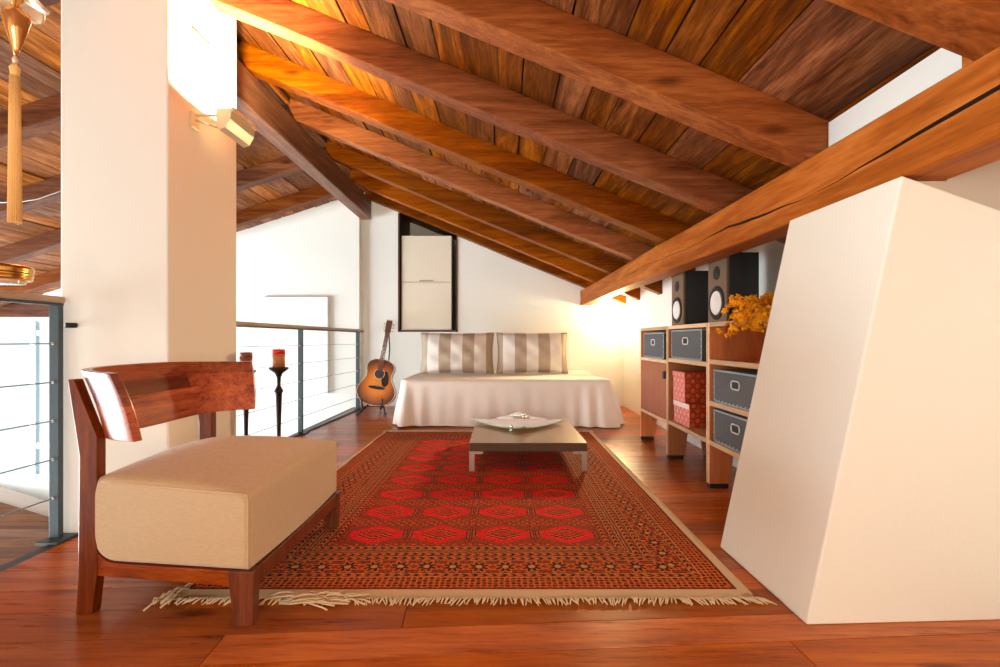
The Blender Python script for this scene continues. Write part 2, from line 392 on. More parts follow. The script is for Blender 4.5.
# --- walls
def wall(name,mb,mat=M['plaster']): return tag(mb.build(name,mat),kind='structure')
w=MB()   # left gable wall with window hole
wx0,wx1,wz0,wz1=-7.0,-5.83,-.95,1.165
y0,y1=YL,YL+.3
w.prism([(XO,ZL),(wx0,ZL),(wx0,zlft(wx0)+.03),(XO,zlft(XO)+.03)],y0,y1,'xz')
w.box(wx0,wx1,y0,y1,ZL,wz0)
w.prism([(-6.955,wz1),(wx1,wz1),(wx1,zlft(wx1)+.03)],y0,y1,'xz')
w.prism([(wx1,ZL),(-1.85,ZL),(-1.85,zlft(-1.85)+.03),(wx1,zlft(wx1)+.03)],y0,y1,'xz')
wall('wall_left_gable',w)
# back wall with niche opening
nx0,nx1,nz0=-1.355,-.592,.988
w=MB(); y0,y1=YB,YB+.08
w.prism([(-1.85,0),(nx0,0),(nx0,zb(nx0)+.02),(-1.70,zb(-1.70)+.02),(-1.85,zb(-1.70)+.02)],y0,y1)
w.box(nx0,nx1,y0,y1,0,nz0)
w.prism([(nx1,0),(XR,0),(XR,zb(XR)+.02),(nx1,zb(nx1)+.02)],y0,y1)
wall('wall_back',w)
# niche lining
w=MB()
w.box(nx0-.03,nx0,YB+.08,YB+.75,nz0-.03,2.7,0); w.box(nx1,nx1+.03,YB+.08,YB+.75,nz0-.03,2.6,0)
w.box(nx0-.03,nx1+.03,YB+.08,YB+.75,nz0-.03,nz0,0); w.box(nx0-.03,nx1+.03,YB+.75,YB+.8,nz0-.03,2.75,1)
w.prism([(nx0-.03,2.62),(nx1+.03,2.62-.41*.82),(nx1+.03,2.72-.41*.82),(nx0-.03,2.72)],YB+.0801,YB+.8,'xz',0)
w.box(nx0-.012,nx0+.008,YB-.012,YB+.08,nz0-.012,zb(nx0)-.16,0); w.box(nx1-.01,nx1+.008,YB-.012,YB+.08,nz0-.012,zb(nx1)-.16,0); w.box(nx0-.012,nx1+.008,YB-.012,YB+.08,nz0-.012,nz0+.012,0)
tag(w.build('trim_2',[M['darkniche'],M['plasterc']]),kind='structure')
w=MB(); w.prism([(Y0,-.2),(YB,-.2),(YB,zb(XR)+.02),(Y0,zb(XR)+.02)],XR,XR+.2,'yz'); wall('wall_right',w)
w=MB(); w.box(1.174,1.24,-1,1.005,1.5,zb(1.2)); w.box(1.174,1.24,1.13,1.708,1.5,zb(1.2)); wall('wall_infill',w)
# rear wall (behind the viewer) with a wide window added for the fill light
w=MB(); ry=Y0
w.box(XV,-1.3,ry-.2,ry,-.2,zb(-1.7)); w.box(1.2,XR,ry-.2,ry,-.2,zb(1.2)); w.box(-1.3,1.2,ry-.2,ry,-.2,.5)
w.prism([(-1.3,1.6),(1.2,1.6),(1.2,zb(1.2)),(-1.3,zb(-1.3))],ry-.2,ry,'xz')
w.prism([(XO,ZL),(XV,ZL),(XV,zlft(XV)),(XO,zlft(XO))],ry-.2,ry,'xz')
wall('wall_rear',w,M['plasterc'])
# outer wall of the void with big window
w=MB(); w.box(XO-.2,XO,Y0,.2,ZL,zlft(XO)+.05); w.box(XO-.2,XO,5.4,YL+.3,ZL,zlft(XO)+.05); w.box(XO-.2,XO,.2,5.4,ZL,-2.3); w.box(XO-.2,XO,.2,5.4,.75,zlft(XO)+.05)
wall('wall_outer',w)

# windows
M['frameblue']=plain('window_frame_paint',(.50,.58,.62),.5)
def window(n,mb_frame,mb_glass):
    r=bpy.data.objects.new('window_%d'%n,None); C.objects.link(r); tag(r,kind='structure')
    mb_frame.build('window_frame',M['frameblue'] if n==1 else M['whitepaint'],r,bevel=.004); mb_glass.build('pane',M['winglass'],r)
fr=MB(); y0,y1=YL+.08,YL+.14
for a,b in ((wx0,wx0+.06),(-6.2,-6.12),(wx1-.10,wx1)): fr.box(a,b,y0,y1,wz0,wz1)
for a,b in ((wz0,wz0+.06),(.93,1.0),(-.56,-.48),(wz1-.05,wz1)): fr.box(wx0,wx1,y0+.01,y1-.01,a,b)
g=MB(); g.box(wx0+.05,wx1-.05,YL+.105,YL+.11,wz0+.05,wz1-.04); window(1,fr,g)
fr=MB()
for k in range(5): yy=.2+5.2*k/4; fr.box(XO-.12,XO-.06,yy-.03,yy+.03,-2.3,.75)
fr.box(XO-.12,XO-.06,.2,5.4,-2.3,-2.24); fr.box(XO-.12,XO-.06,.2,5.4,.69,.75)
g=MB(); g.box(XO-.095,XO-.09,.22,5.38,-2.28,.73); window(2,fr,g)
fr=MB()
for k in range(4): xx=-1.3+2.5*k/3; fr.box(xx-.03,xx+.03,Y0-.14,Y0-.08,.5,1.6)
fr.box(-1.3,1.2,Y0-.14,Y0-.08,.5,.56); fr.box(-1.3,1.2,Y0-.14,Y0-.08,1.54,1.6)
g=MB(); g.box(-1.28,1.18,Y0-.115,Y0-.11,.52,1.58); window(3,fr,g)  # unseen window, added to hold the rear fill light

# --- ceiling boards
rn=random.Random(11)
RY=[-1.2,-.45,.31,1.01,1.71,2.39,3.156,3.906,4.725,5.48,6.09]
def ceil_side(name,xa,xb,fz,slope,mat,ys,wr):
    mb=MB(); th=.022; bays=[Y0]+[y+.06 for y in ys]+[YB+.05 if xb>0 else YL+.02]
    for bi in range(len(bays)-1):
        x=xa+rn.uniform(-.05,.0)
        while x<xb:
            wd=rn.uniform(*wr); x1=min(x+wd,xb); x0=max(x,xa)
            if x1-x0>.03:
                g=rn.choice((.003,.004,.006,.009,.013)); dz=rn.uniform(0,.006); tl=rn.uniform(-.004,.004); sk=rn.uniform(-.004,.004)
                a,b=x0+g/2,x1-g/2; ya,yb=bays[bi],bays[bi+1]
                za,zb_=fz(a)+dz+tl,fz(b)+dz-tl
                mb.hexa([(a+sk,ya,za),(b+sk,ya,zb_),(b-sk,yb,zb_),(a-sk,yb,za),(a+sk,ya,za+th),(b+sk,ya,zb_+th),(b-sk,yb,zb_+th),(a-sk,yb,za+th)])
            x=x1
            if x>=xb: break
    P=lambda x:fz(x)+.035
    ye=YB+.9 if xb>0 else YL+.02
    mb.hexa([(xa,Y0-.2,P(xa)),(xb,Y0-.2,P(xb)),(xb,ye,P(xb)),(xa,ye,P(xa)),(xa,Y0-.2,P(xa)+.1),(xb,Y0-.2,P(xb)+.1),(xb,ye,P(xb)+.1),(xa,ye,P(xa)+.1)],1)
    return tag(mb.build(name,[mat,M['gap']]),kind='structure')
ceil_side('ceiling',-1.74,XR+.05,zb,-.41,M['board'],RY,(.11,.19))
LY=[-.3,.55,1.40,2.22,3.05,3.86,4.68,5.55]
ceil_side('ceiling',XO-.1,-1.74,zlft,.32,M['boardL'],LY,(.14,.26))

# ================================================================== ROOF TIMBERS
names=['ninth','eighth','seventh','sixth','fifth','fourth','third','second']
order={0:'eleventh',1:'tenth',2:'ninth',3:'eighth',4:'seventh',5:'sixth',6:'fifth',7:'fourth',8:'third',9:'second',10:'first'}
desc={3:'crossing the top corner',4:'beside the white strip',5:'brightly lit above the wall lamp',6:'starting behind the pillar top',7:'landing on the long beam near its middle',8:'partly hidden by nearer rafters',9:'next to the last before the back wall',10:'right against the back wall above the bed'}
for i,Y in enumerate(RY):
    if i<2: continue
    wd=.115 if i!=6 else .13
    mb=MB(); xa,xb=-1.755,XR
    # slightly uneven timber
    n=14; bz=lambda x:zb(x)-.158
    for k in range(n):
        u0,u1=xa+(xb-xa)*k/n,xa+(xb-xa)*(k+1)/n
        def wv(u): return .004*math.sin(u*3.1+i*2.3)+.002*math.sin(u*9+i)
        s0,s1=wv(u0),wv(u1)
        mb.hexa([(u0,Y+s0,bz(u0)+s0),(u1,Y+s1,bz(u1)+s1),(u1,Y+wd+s1,bz(u1)+s1),(u0,Y+wd+s0,bz(u0)+s0),(u0,Y+s0,zb(u0)+.005),(u1,Y+s1,zb(u1)+.005),(u1,Y+wd+s1,zb(u1)+.005),(u0,Y+wd+s0,zb(u0)+.005)])
    # weld ends so it is one continuous timber
    o=mb.build('rafter',M['rafter'],fix=False)
    import bmesh
    bm=bmesh.new(); bm.from_mesh(o.data); bmesh.ops.remove_doubles(bm,verts=bm.verts,dist=.0005)
    cnt={}
    bmesh.ops.delete(bm,geom=[f_ for f_ in bm.faces if abs(f_.normal.x)>.8 and all(xa+.01<v.co.x<xb-.01 for v in f_.verts)],context='FACES_ONLY')
    bmesh.ops.recalc_face_normals(bm,faces=bm.faces[:]); bm.to_mesh(o.data); bm.free()
    bv=o.modifiers.new('b','BEVEL'); bv.width=.006; bv.segments=2; bv.limit_method='ANGLE'
    tag(o,'right-slope rafter, %s from the back wall, %s'%(order[i],desc.get(i,'high overhead')),'roof beam','rafters of the right roof slope')
ordl={7:'first',6:'second',5:'third',4:'fourth',3:'fifth',2:'sixth',1:'seventh',0:'eighth'}
for i,Y in enumerate(LY):
    if i<2: continue
    mb=MB(); xa,xb=XO,-1.84; bz=lambda x:zlft(x)-.15
    mb.hexa([(xa,Y,bz(xa)),(xb,Y,bz(xb)),(xb,Y+.11,bz(xb)),(xa,Y+.11,bz(xa)),(xa,Y,zlft(xa)+.004),(xb,Y,zlft(xb)+.004),(xb,Y+.11,zlft(xb)+.004),(xa,Y+.11,zlft(xa)+.004)])
    o=mb.build('rafter',M['rafterL'],bevel=.006)
    tag(o,'dark brown rafter on the left slope beyond the pillar, %s from the gable wall'%ordl[i],'roof beam','rafters of the left roof slope')
mb=MB(); mb.box(-1.83,-1.69,-2.9,6.149,2.43,2.672)
tag(mb.build('ridge_beam',M['ridge'],bevel=.008),'long dark ridge beam running from the pillar top to the back wall','roof beam')
# lintel above gable window
mb=MB(); mb.box(-7.3,-5.80,YL-.05,YL+.02,1.165,1.33)
tag(mb.build('lintel_beam',M['rafterL'],bevel=.005),'dark wooden lintel over the bright window seen through the left railing','beam')
# purlin with crack
mb=MB(); N=120; ya,yb=.15,6.245
def crackz(Y):
    # polyline of crack height between bottom .4515 and top .658 (fraction), from photo
    pts=[(.15,.62),(1.054,.55),(1.166,.517),(1.268,.463),(1.434,.415),(1.72,.32),(2.0,.38),(2.29,.48),(2.8,.41),(3.6,.50),(4.4,.40),(5.4,.5),(6.3,.35)]
    for a,b in zip(pts,pts[1:]):
        if a[0]<=Y<=b[0]: return a[1]+(b[1]-a[1])*(Y-a[0])/(b[0]-a[0])+.010*math.sin(Y*11)+.006*math.sin(Y*31)
    return .5
def crackw(Y): return max(0.0008,(.0055 if Y<2.0 else .0055*max(0,(3.3-Y)/1.3))*(0.6+.5*math.sin(Y*6+1))+.0006)
rows=[]
for k in range(N+1):
    Y=ya+(yb-ya)*k/N; u=(Y-1)/5.2
    X=1.113-.085*max(0,u); zt=H+.658-.012*u+.004*math.sin(Y*2.1); z0=H+.4515+.007*u+.005*math.sin(Y*1.7+1)
    cz=z0+(zt-z0)*crackz(Y); cw=crackw(Y); e=.006*math.sin(Y*1.3)
    z0b=z0+.004*math.sin(Y*3)
    ch=.006
    rows.append([(X+ch,Y,z0),(X,Y,z0+ch),(X+e*.3,Y,cz-cw),(X+.03,Y,cz-cw*.3),(X+.03,Y,cz+cw*.3),(X+e*.5,Y,cz+cw),(X,Y,zt-ch),(X+ch,Y,zt),(X+.135,Y,zt),(X+.135,Y,z0b)])
n=len(rows[0]); b=0
for r in rows: mb.v+=r
for k in range(N):
    for j in range(n):
        j2=(j+1)%n; mb.face((k*n+j,k*n+j2,(k+1)*n+j2,(k+1)*n+j), 1 if j in (2,3,4) else 0)
mb.face(range(n)); mb.face([N*n+j for j in range(n)])
# shim board on top near viewer
mb.box(1.118,1.2,.15,1.155,H+.659,H+.695)
tag(mb.build('purlin_beam',[M['purlin'],M['crack']]),'massive cracked wooden beam running along the low right side under the rafters','roof beam')

# ================================================================== PILLAR + HOOD
mb=MB(); px0,px1,py0,py1=-1.973,-1.49,2.12,2.67
mb.box(px0,px1,py0,py1,0.001,2.79)
pil=mb.build('pillar',M['plasterc'],bevel=.008); tag(pil,'tall square plastered pillar rising from the floor to the ridge','pillar')
mb=MB(); mb.box(px1,px1+.009,2.28,2.42,2.24,2.365)
tag(mb.build('wall_plate',M['whitepaint'],bevel=.002),'small square white cover plate high on the pillar above the wall lamp','cover plate')
mb=MB()
B=[(.928,1.447),(XR-.002,1.475),(XR-.002,2.0),(.914,1.995)]
Tz=[H+.4515,H+.30,H+.30,H+.4515]
T=[(1.095,1.300),(XR-.002,1.300),(XR-.002,1.79),(1.083,1.79)]
_a=Vector((B[0][0],B[0][1],.001)); _n=(Vector((B[1][0],B[1][1],.001))-_a).cross(Vector((T[0][0],T[0][1],Tz[0]))-_a)
_q=Vector((XR-.002,0,Tz[1]))-_a; T[1]=(XR-.002,-(_n.x*_q.x+_n.z*_q.z)/_n.y+_a.y)
mb.hexa([(B[0][0],B[0][1],.001),(B[1][0],B[1][1],.001),(B[2][0],B[2][1],.001),(B[3][0],B[3][1],.001)]+[(T[k][0],T[k][1],Tz[k]) for k in range(4)])
tag(mb.build('chimney_hood',M['hood'],bevel=.006),'large tapering white plastered chimney hood in the right foreground under the beam','chimney')
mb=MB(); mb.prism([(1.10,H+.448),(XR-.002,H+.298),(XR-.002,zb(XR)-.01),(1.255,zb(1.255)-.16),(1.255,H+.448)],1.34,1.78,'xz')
wall('wall_flue',mb,plain('plaster_flue_shaded',(.55,.46,.37),.85,bump=.3,bscale=70))  # shade above the hood painted in as darker plaster

# ================================================================== RAILINGS
def railing(label,pts_post,xf,ya,yb,zr,cz,railmat_end,wid=.055):
    r=thing('cable_railing',label,'railing',(xf(ya),ya,0),'steel cable railings along the gallery edge')
    mb=MB()
    P=[(xf(ya),ya),(xf(yb),yb)]
    a,b=P; hw=wid/2
    mb.hexa([(a[0]-hw,a[1],zr-.028),(a[0]+hw,a[1],zr-.028),(b[0]+hw,b[1],zr-.028),(b[0]-hw,b[1],zr-.028),(a[0]-hw,a[1],zr),(a[0]+hw,a[1],zr),(b[0]+hw,b[1],zr),(b[0]-hw,b[1],zr)])
    mb.build('handrail',M['oakrail'],r,bevel=.009,seg=3)
    mb=MB(); 
    mb.hexa([(a[0]-.015,a[1],zr-.04),(a[0]+.015,a[1],zr-.04),(b[0]+.015,b[1],zr-.04),(b[0]-.015,b[1],zr-.04),(a[0]-.015,a[1],zr-.0285),(a[0]+.015,a[1],zr-.0285),(b[0]+.015,b[1],zr-.0285),(b[0]-.015,b[1],zr-.0285)])
    mb.build('rail_bar',M['steel'],r)
    for y in pts_post:
        mb=MB(); x=xf(y); mb.box(x-.021,x+.021,y-.012,y+.012,.012,zr-.04); p=mb.build('post',M['steel'],r,bevel=.002)
        mb=MB(); mb.box(x-.035,x+.06,y-.06,y+.045,.0,.012); mb.build('base_plate',M['steel'],p,bevel=.002)
        for z in cz:
            mb=MB(); mb.lathe([(.006,-.004),(.007,0),(.006,.004)],(x,y-.014,z),10,0,Matrix.Rotation(PI/2,3,'X')); mb.build('cable_fitting',M['chrome'],p)
    for z in cz:
        mb=MB(); mb.tube([(xf(ya),ya,z),(xf(yb),yb,z)],.0028,6); mb.build('cable',M['cable'],r)
    return r
CZ1=[.186+.167*k for k in range(5)]
r1=railing('steel cable railing with wooden handrail at the far left beside the pillar',[.2,2.07],lambda y:-1.955+.006*y,-2.6,2.09,1.06,CZ1,None)
mb=MB(); mb.tube([(-1.92,2.085,.935),(-1.90,2.12,.935)],.012,10); mb.build('wall_bracket',M['iron'],r1)
CZ2=[.155+.166*k for k in range(5)]
r2=railing('steel cable railing between the pillar and the left gable wall, guitar at its end',[3.0,4.41,5.93],lambda y:-1.87+.045*(y-4.4),2.68,6.1,1.005,CZ2,None,.05)
mb=MB(); xx=lambda y:-1.87+.045*(y-4.4)
mb.hexa([(xx(2.7)-.0,2.7,.001),(xx(2.7)+.03,2.7,.001),(xx(6.1)+.03,6.1,.001),(xx(6.1)-.0,6.1,.001),(xx(2.7)-.0,2.7,.012),(xx(2.7)+.03,2.7,.012),(xx(6.1)+.03,6.1,.012),(xx(6.1)-.0,6.1,.012)]); mb.build('floor_bar',M['steel'],r2)

# lower landing
mb=MB(); rn=random.Random(5)
poly=[(-7.4,6.06),(-3.6,4.31),(-3.6,3.15),(-7.4,3.15)]
mb2=MB(); mb2.prism([(-7.5,6.149),(-6.9,6.149),(-6.1,5.8),(-4.8,5.13),(-3.55,4.5),(-3.55,3.1),(-7.5,3.1)],-2.59,-.912,'xy'); 
land=mb2.build('stair_landing',plain('landing_border',(.30,.24,.19),.8),bevel=.004)
tag(land,'lower wooden landing with pale border seen down through the left railing','landing')
def planks_poly(mb,poly,w,zt):
    y=1.0
    while y<6.1:
        q=[(-7.4,y+.003),(-3.6,y+.003),(-3.6,y+w-.003),(-7.4,y+w-.003)]
        for i in range(len(poly)):
            (ax,ay),(bx,by)=poly[i],poly[(i+1)%len(poly)]
            # interior is to the right of edge direction (clockwise)
            nx,ny=-(by-ay),(bx-ax)
            q=clip(q,nx,ny,nx*ax+ny*ay)
            if len(q)<3: break
        if len(q)>=3: mb.prism(q,zt-.02,zt,'xy')
        y+=w
pb=MB(); planks_poly(pb,poly,.19,-.89); pb.build('deck_boards',M['landing'],land)

# white panel on gable wall
mb=MB(); mb.box(-3.1,-2.235,YL-.06,YL-.004,.18,1.425)
tag(mb.build('wall_panel',M['whitepaint'],bevel=.003),'large plain white panel mounted on the white gable wall behind the railing','panel')

# ================================================================== NICHE CABINET
r=thing('wall_cabinet','cream two-door cabinet set into the dark niche in the back wall','cabinet',(-.99,YB+.3,nz0+.012))
cx0,cx1=-1.325,-.668; z0,z1=nz0+.013,2.245
mb=MB(); mb.box(cx0,cx1,YB+.04,YB+.5,z0,z1); mb.build('body',M['cream'],r)
zm=.87+58*6.25/475
mb=MB(); mb.box(cx0,cx1,YB+.018,YB+.039,z0,zm-.008); mb.build('door',M['cream'],r,bevel=.002)
mb=MB(); mb.box(cx0,cx1,YB+.018,YB+.039,zm+.006,z1); d=mb.build('door',M['cream'],r,bevel=.002)
mb=MB(); mb.box(-1.09,-.91,YB+.004,YB+.018,zm+.008,zm+.024); mb.build('handle',M['alu'],d,bevel=.002)

# ================================================================== RUG
RX0,RX1,RYA,RYB=-1.09,.815,1.625,4.457
rc=((RX0+RX1)/2,(RYA+RYB)/2)
# align medallion grid: rows at 2.113+k*.275 ; centre between rows 4 and 5 = 3.0755; columns centre -.1415
r=thing('persian_rug','red patterned oriental rug with cream fringe under the low table','rug',(rc[0],3.0755-.0,0))
L2a=RYB-3.0755; L2=1.43
RYA=3.0755-1.43; RYB=3.0755+1.40
mb=MB()
sk=.02
nu,nv=40,60
mb.grid(lambda u,v:(RX0+(RX1-RX0)*u,RYA+(RYB-RYA)*v+ .0, .0065+.0012*math.sin(u*19+v*7)*math.sin(v*23)),nu,nv)
mb.v=[v for v in mb.v]
b=len(mb.v)
mb.box(RX0,RX1,RYA,RYB,.001,.0045)
mb.build('pile',rug_mat((RX1-RX0)/2,1.43),r,fix=False)
M['fringe']=plain('fringe_cotton',(.72,.55,.34),.9,bump=.5,bscale=500)
mb=MB(); mb.grid(lambda u,v:(RX1+.0+.038*u,RYA-.03+(RYB-RYA+.05)*v,.006+.003*math.sin(u*PI)),4,40); mb.build('selvage',M['fringe'],r)
mb=MB(); mb.grid(lambda u,v:(RX0-.022*u-.004*math.sin(v*31),RYA-.03+(RYB-RYA+.05)*v,.006+.003*math.sin(u*PI)),4,40); mb.build('selvage',M['fringe'],r)
rn=random.Random(9)
for end,sg in ((RYA,-1),(RYB,1)):
    mb=MB()
    bw=.055 if sg<0 else .012
    mb.grid(lambda u,v:(RX0-.02+(RX1-RX0+.055)*u,end+sg*(bw*v-.002),.0062-.002*v),40,3)
    x=RX0-.03
    while x<RX1+.045:
        l=rn.uniform(.022,.042) if sg<0 else rn.uniform(.03,.06); dx=rn.uniform(-.018,.018)+(.02 if sg<0 and x>RX1-.25 else 0)+(.012*math.sin(x*9) if sg<0 else 0)
        y0_=end+sg*bw
        mb.tube([(x,y0_-sg*.004,.006),(x+dx*.3,y0_+sg*l*.4,.009+rn.random()*.004),(x+dx,y0_+sg*l,.004)],[.0032,.0034,.0016],5)
        x+=rn.uniform(.0065,.0095)
    mb.build('fringe',M['fringe'],r)
# knotted loose strands by the chair leg and at the left corner
mb=MB()
for k in range(22):
    x0=rn.uniform(-.80,-.60); y0_=rn.uniform(1.55,1.60); pts=[]
    a=rn.uniform(-.4,.4)
    for q in range(7): pts.append((x0+.03*q*math.cos(a)+.006*math.sin(q*2+k),y0_+.03*q*math.sin(a)*.5+.010*math.sin(q*1.3+k*.7),.012+.012*math.sin(q/6*PI)*rn.random()))
    mb.tube(pts,.003,5)
mb.build('loose_fringe',M['fringe'],r); mb=MB()
for k in range(14):
    x0=rn.uniform(-1.13,-1.08); y0_=rn.uniform(1.57,1.66)
    mb.tube([(x0,y0_,.008),(x0-.02+.02*rn.random(),y0_-.02,.018),(x0-.02,y0_-.05*rn.random()-.02,.006)],.003,5)
mb.build('loose_fringe',M['fringe'],r)

# ================================================================== ARMCHAIR
CXb,CXf,CY0,CY1=-1.335,-.765,1.437,2.215
r=thing('lounge_chair','low wooden lounge chair with curved backrest and beige cushion in the left foreground','chair',((CXb+CXf)/2,(CY0+CY1)/2,0))
# cushion
def side_prof(nc=10):
    # clockwise profile X,Z  of cushion
    P=[]; xb,xf=-1.305,CXf-.002; zb0,zt=.168,.405
    def arc(cx,cz,rx,rz,a0,a1,n):
        for k in range(n+1):
            a=math.radians(a0+(a1-a0)*k/n); P.append((cx+rx*math.cos(a),cz+rz*math.sin(a)))
    arc(xb+.075,zb0+.085,.075,.085,180,270,8)
    arc(xf-.012,zb0+.012,.012,.012,270,360,3)
    arc(xf-.022,zt-.022,.022,.022,0,90,4)
    arc(xb+.04,zt-.035,.04,.045,90,180,5)
    return P
prof=side_prof()
def resample(P,step):
    out=[]
    for i in range(len(P)):
        a,b_=P[i],P[(i+1)%len(P)]; d=math.hypot(b_[0]-a[0],b_[1]-a[1]); n=max(1,int(d/step))
        for k in range(n): out.append((a[0]+(b_[0]-a[0])*k/n,a[1]+(b_[1]-a[1])*k/n))
    return out
prof=resample(prof,.02); ccx,ccz=-1.03,.29
mb=MB(); NY=24
ys=[0,.006,.02,.045]+[.045+.91*k/18 for k in range(1,18)]+[.955,.98,.994,1]
ins=lambda v:(.016 if v in(0,1) else .006 if v in(.006,.994) else .0)
npf=len(prof)
for v in ys:
    y=CY0+(CY1-CY0)*v; e=ins(v)
    for (x,z) in prof:
        xx_=ccx+(x-ccx)*(1-e/.27); zz=ccz+(z-ccz)*(1-e/.12)
        # crown on top
        up=max(0,(z-ccz)/.115); u=(x+1.305)/.54
        zz+=.055*min(1,up)**2*math.sin(PI*min(1,max(0,v)))**.7*(math.sin(PI*min(1,max(0,u)))**.6 if 0<u<1 else 0) + .02*min(1,up)*max(0,(1-u))
        xx_+=.012*math.sin(PI*v)*max(0,(x-ccx)/.27)
        mb.v.append((xx_,y,zz))
for i in range(len(ys)-1):
    for j in range(npf):
        j2=(j+1)%npf
        mb.face((i*npf+j,i*npf+j2,(i+1)*npf+j2,(i+1)*npf+j),0,True)
# subdivide top: add interior points by splitting long profile segs -> handled through dense profile
# caps
mb.face([j for j in range(npf)][::-1]); mb.face([(len(ys)-1)*npf+j for j in range(npf)])
def taper(v):
    k=1-.19*(CXf-v[0])/.57; return (v[0],1.825+(v[1]-1.825)*k,v[2])
mb.v=[taper(v) for v in mb.v]
cush=mb.build('seat_cushion',M['fabric'],r)
# piping seams
mb=MB()
def topz(x,y):
    v=(y-CY0)/(CY1-CY0); u=(x+1.305)/.54
    return .405+.055*max(0,math.sin(PI*min(1,max(0,v))))**.7*(max(0,math.sin(PI*min(1,max(0,u))))**.6)+.02*(1-u)
mb.tube([(x_,CY0+.004,.402+.02*(1-(x_+1.305)/.54)) for x_ in [-1.27+.49*k/12 for k in range(13)]],.0032,6)
mb.tube([(CXf-.006,CY0+.004,.175+.222*k/6) for k in range(7)],.0032,6)
mb.tube([(CXf-.012+.010*math.sin(PI*k/16),CY0+.004+(CY1-CY0-.008)*k/16,.396) for k in range(17)],.0032,6)
mb.v=[taper(v) for v in mb.v]; mb.build('piping',M['fabric'],cush)
# frame rails
def rail_poly():
    P=[(-.80,.116),(-.80,.163)]
    P+=[(-1.20,.163)]
    for k in range(1,9):
        a=math.radians(270-90*k/8); P.append((-1.225+.083*math.cos(a),.253+.090*math.sin(a)))
    P+=[(-1.335,.30),(-1.335,.14),(-1.30,.120)]
    return P
for y in (CY0+.006,CY1-.036):
    mb=MB(); mb.prism(rail_poly(),y,y+.03,'xz'); mb.v=[taper(v) for v in mb.v]; mb.build('side_rail',M['walnut'],r,bevel=.003)
mb=MB(); mb.box(-.793,-.757,CY0+.02,CY1-.02,.112,.166); mb.build('front_rail',M['walnutz'],r,bevel=.003)
mb=MB(); mb.box(-1.335,-1.31,CY0+.1,CY1-.1,.112,.20); mb.build('rear_rail',M['walnut'],r,bevel=.003)
def tleg(x0,x1,y0,y1,z0,z1,tx0,tx1,ty0,ty1,mat):
    m_=MB(); m_.hexa([(tx0,ty0,z0),(tx1,ty0,z0),(tx1,ty1,z0),(tx0,ty1,z0),(x0,y0,z1),(x1,y0,z1),(x1,y1,z1),(x0,y1,z1)]); return m_.build('leg',mat,r,bevel=.003)
tleg(-.832,-.752,CY0,CY0+.045,.0,.168,-.815,-.758,CY0+.004,CY0+.04,M['walnutz'])
tleg(-.832,-.752,CY1-.045,CY1,.008,.168,-.815,-.758,CY1-.04,CY1-.004,M['walnutz'])
for y in (1.505,2.10):
    m_=MB(); m_.prism([(-1.352,0),(-1.300,0),(-1.284,.14),(-1.284,.56),(-1.358,.745),(-1.378,.745),(-1.340,.50),(-1.345,.12)],y,y+.036,'xz'); m_.build('leg',M['walnutz'],r,bevel=.003)
# backrest
YC=1.825; HW=.385
def bk(u,w,t):
    z=.555+.215*w; hwd=.362+.045*w*abs(u)**3
    lean=.36*(z-.555)*(1-.5*abs(u)**4)
    A_=.20; p_=6
    dX=A_*p_*abs(u)**(p_-1)*(1 if u>0 else -1)/hwd
    nx,ny=1/math.hypot(1,dX),-dX/math.hypot(1,dX)
    th=.028*t
    z+= -.006*(1-u*u)*(1-w)+.010*(1-u*u)*w
    return (-1.335+A_*abs(u)**p_-lean+.008*math.sin(PI*w)+nx*th, YC+hwd*u+ny*th, z)
mb=MB(); nu,nw=48,8
us=[math.sin(PI/2*(-1+2*i/nu))*.999 if False else (-1+2*i/nu) for i in range(nu+1)]
us=[(abs(u)**.7)*(1 if u>=0 else -1) for u in us]
idx={}
for i,u in enumerate(us):
    for j in range(nw+1):
        for t in (0,1):
            idx[(i,j,t)]=len(mb.v); mb.v.append(bk(u,j/nw,t))
for i in range(nu):
    for j in range(nw):
        mb.face((idx[i,j,0],idx[i+1,j,0],idx[i+1,j+1,0],idx[i,j+1,0]),0,True)
        mb.face((idx[i,j,1],idx[i,j+1,1],idx[i+1,j+1,1],idx[i+1,j,1]),1,True)
    mb.face((idx[i,0,0],idx[i,0,1],idx[i+1,0,1],idx[i+1,0,0])); mb.face((idx[i,nw,0],idx[i+1,nw,0],idx[i+1,nw,1],idx[i,nw,1]))
for j in range(nw):
    mb.face((idx[0,j,0],idx[0,j+1,0],idx[0,j+1,1],idx[0,j,1])); mb.face((idx[nu,j,0],idx[nu,j,1],idx[nu,j+1,1],idx[nu,j+1,0]))
o=mb.build('backrest',[M['walnutback'],M['walnutinner']],r)
bv=o.modifiers.new('b','BEVEL'); bv.width=.002; bv.segments=2; bv.limit_method='ANGLE'; bv.angle_limit=math.radians(50)

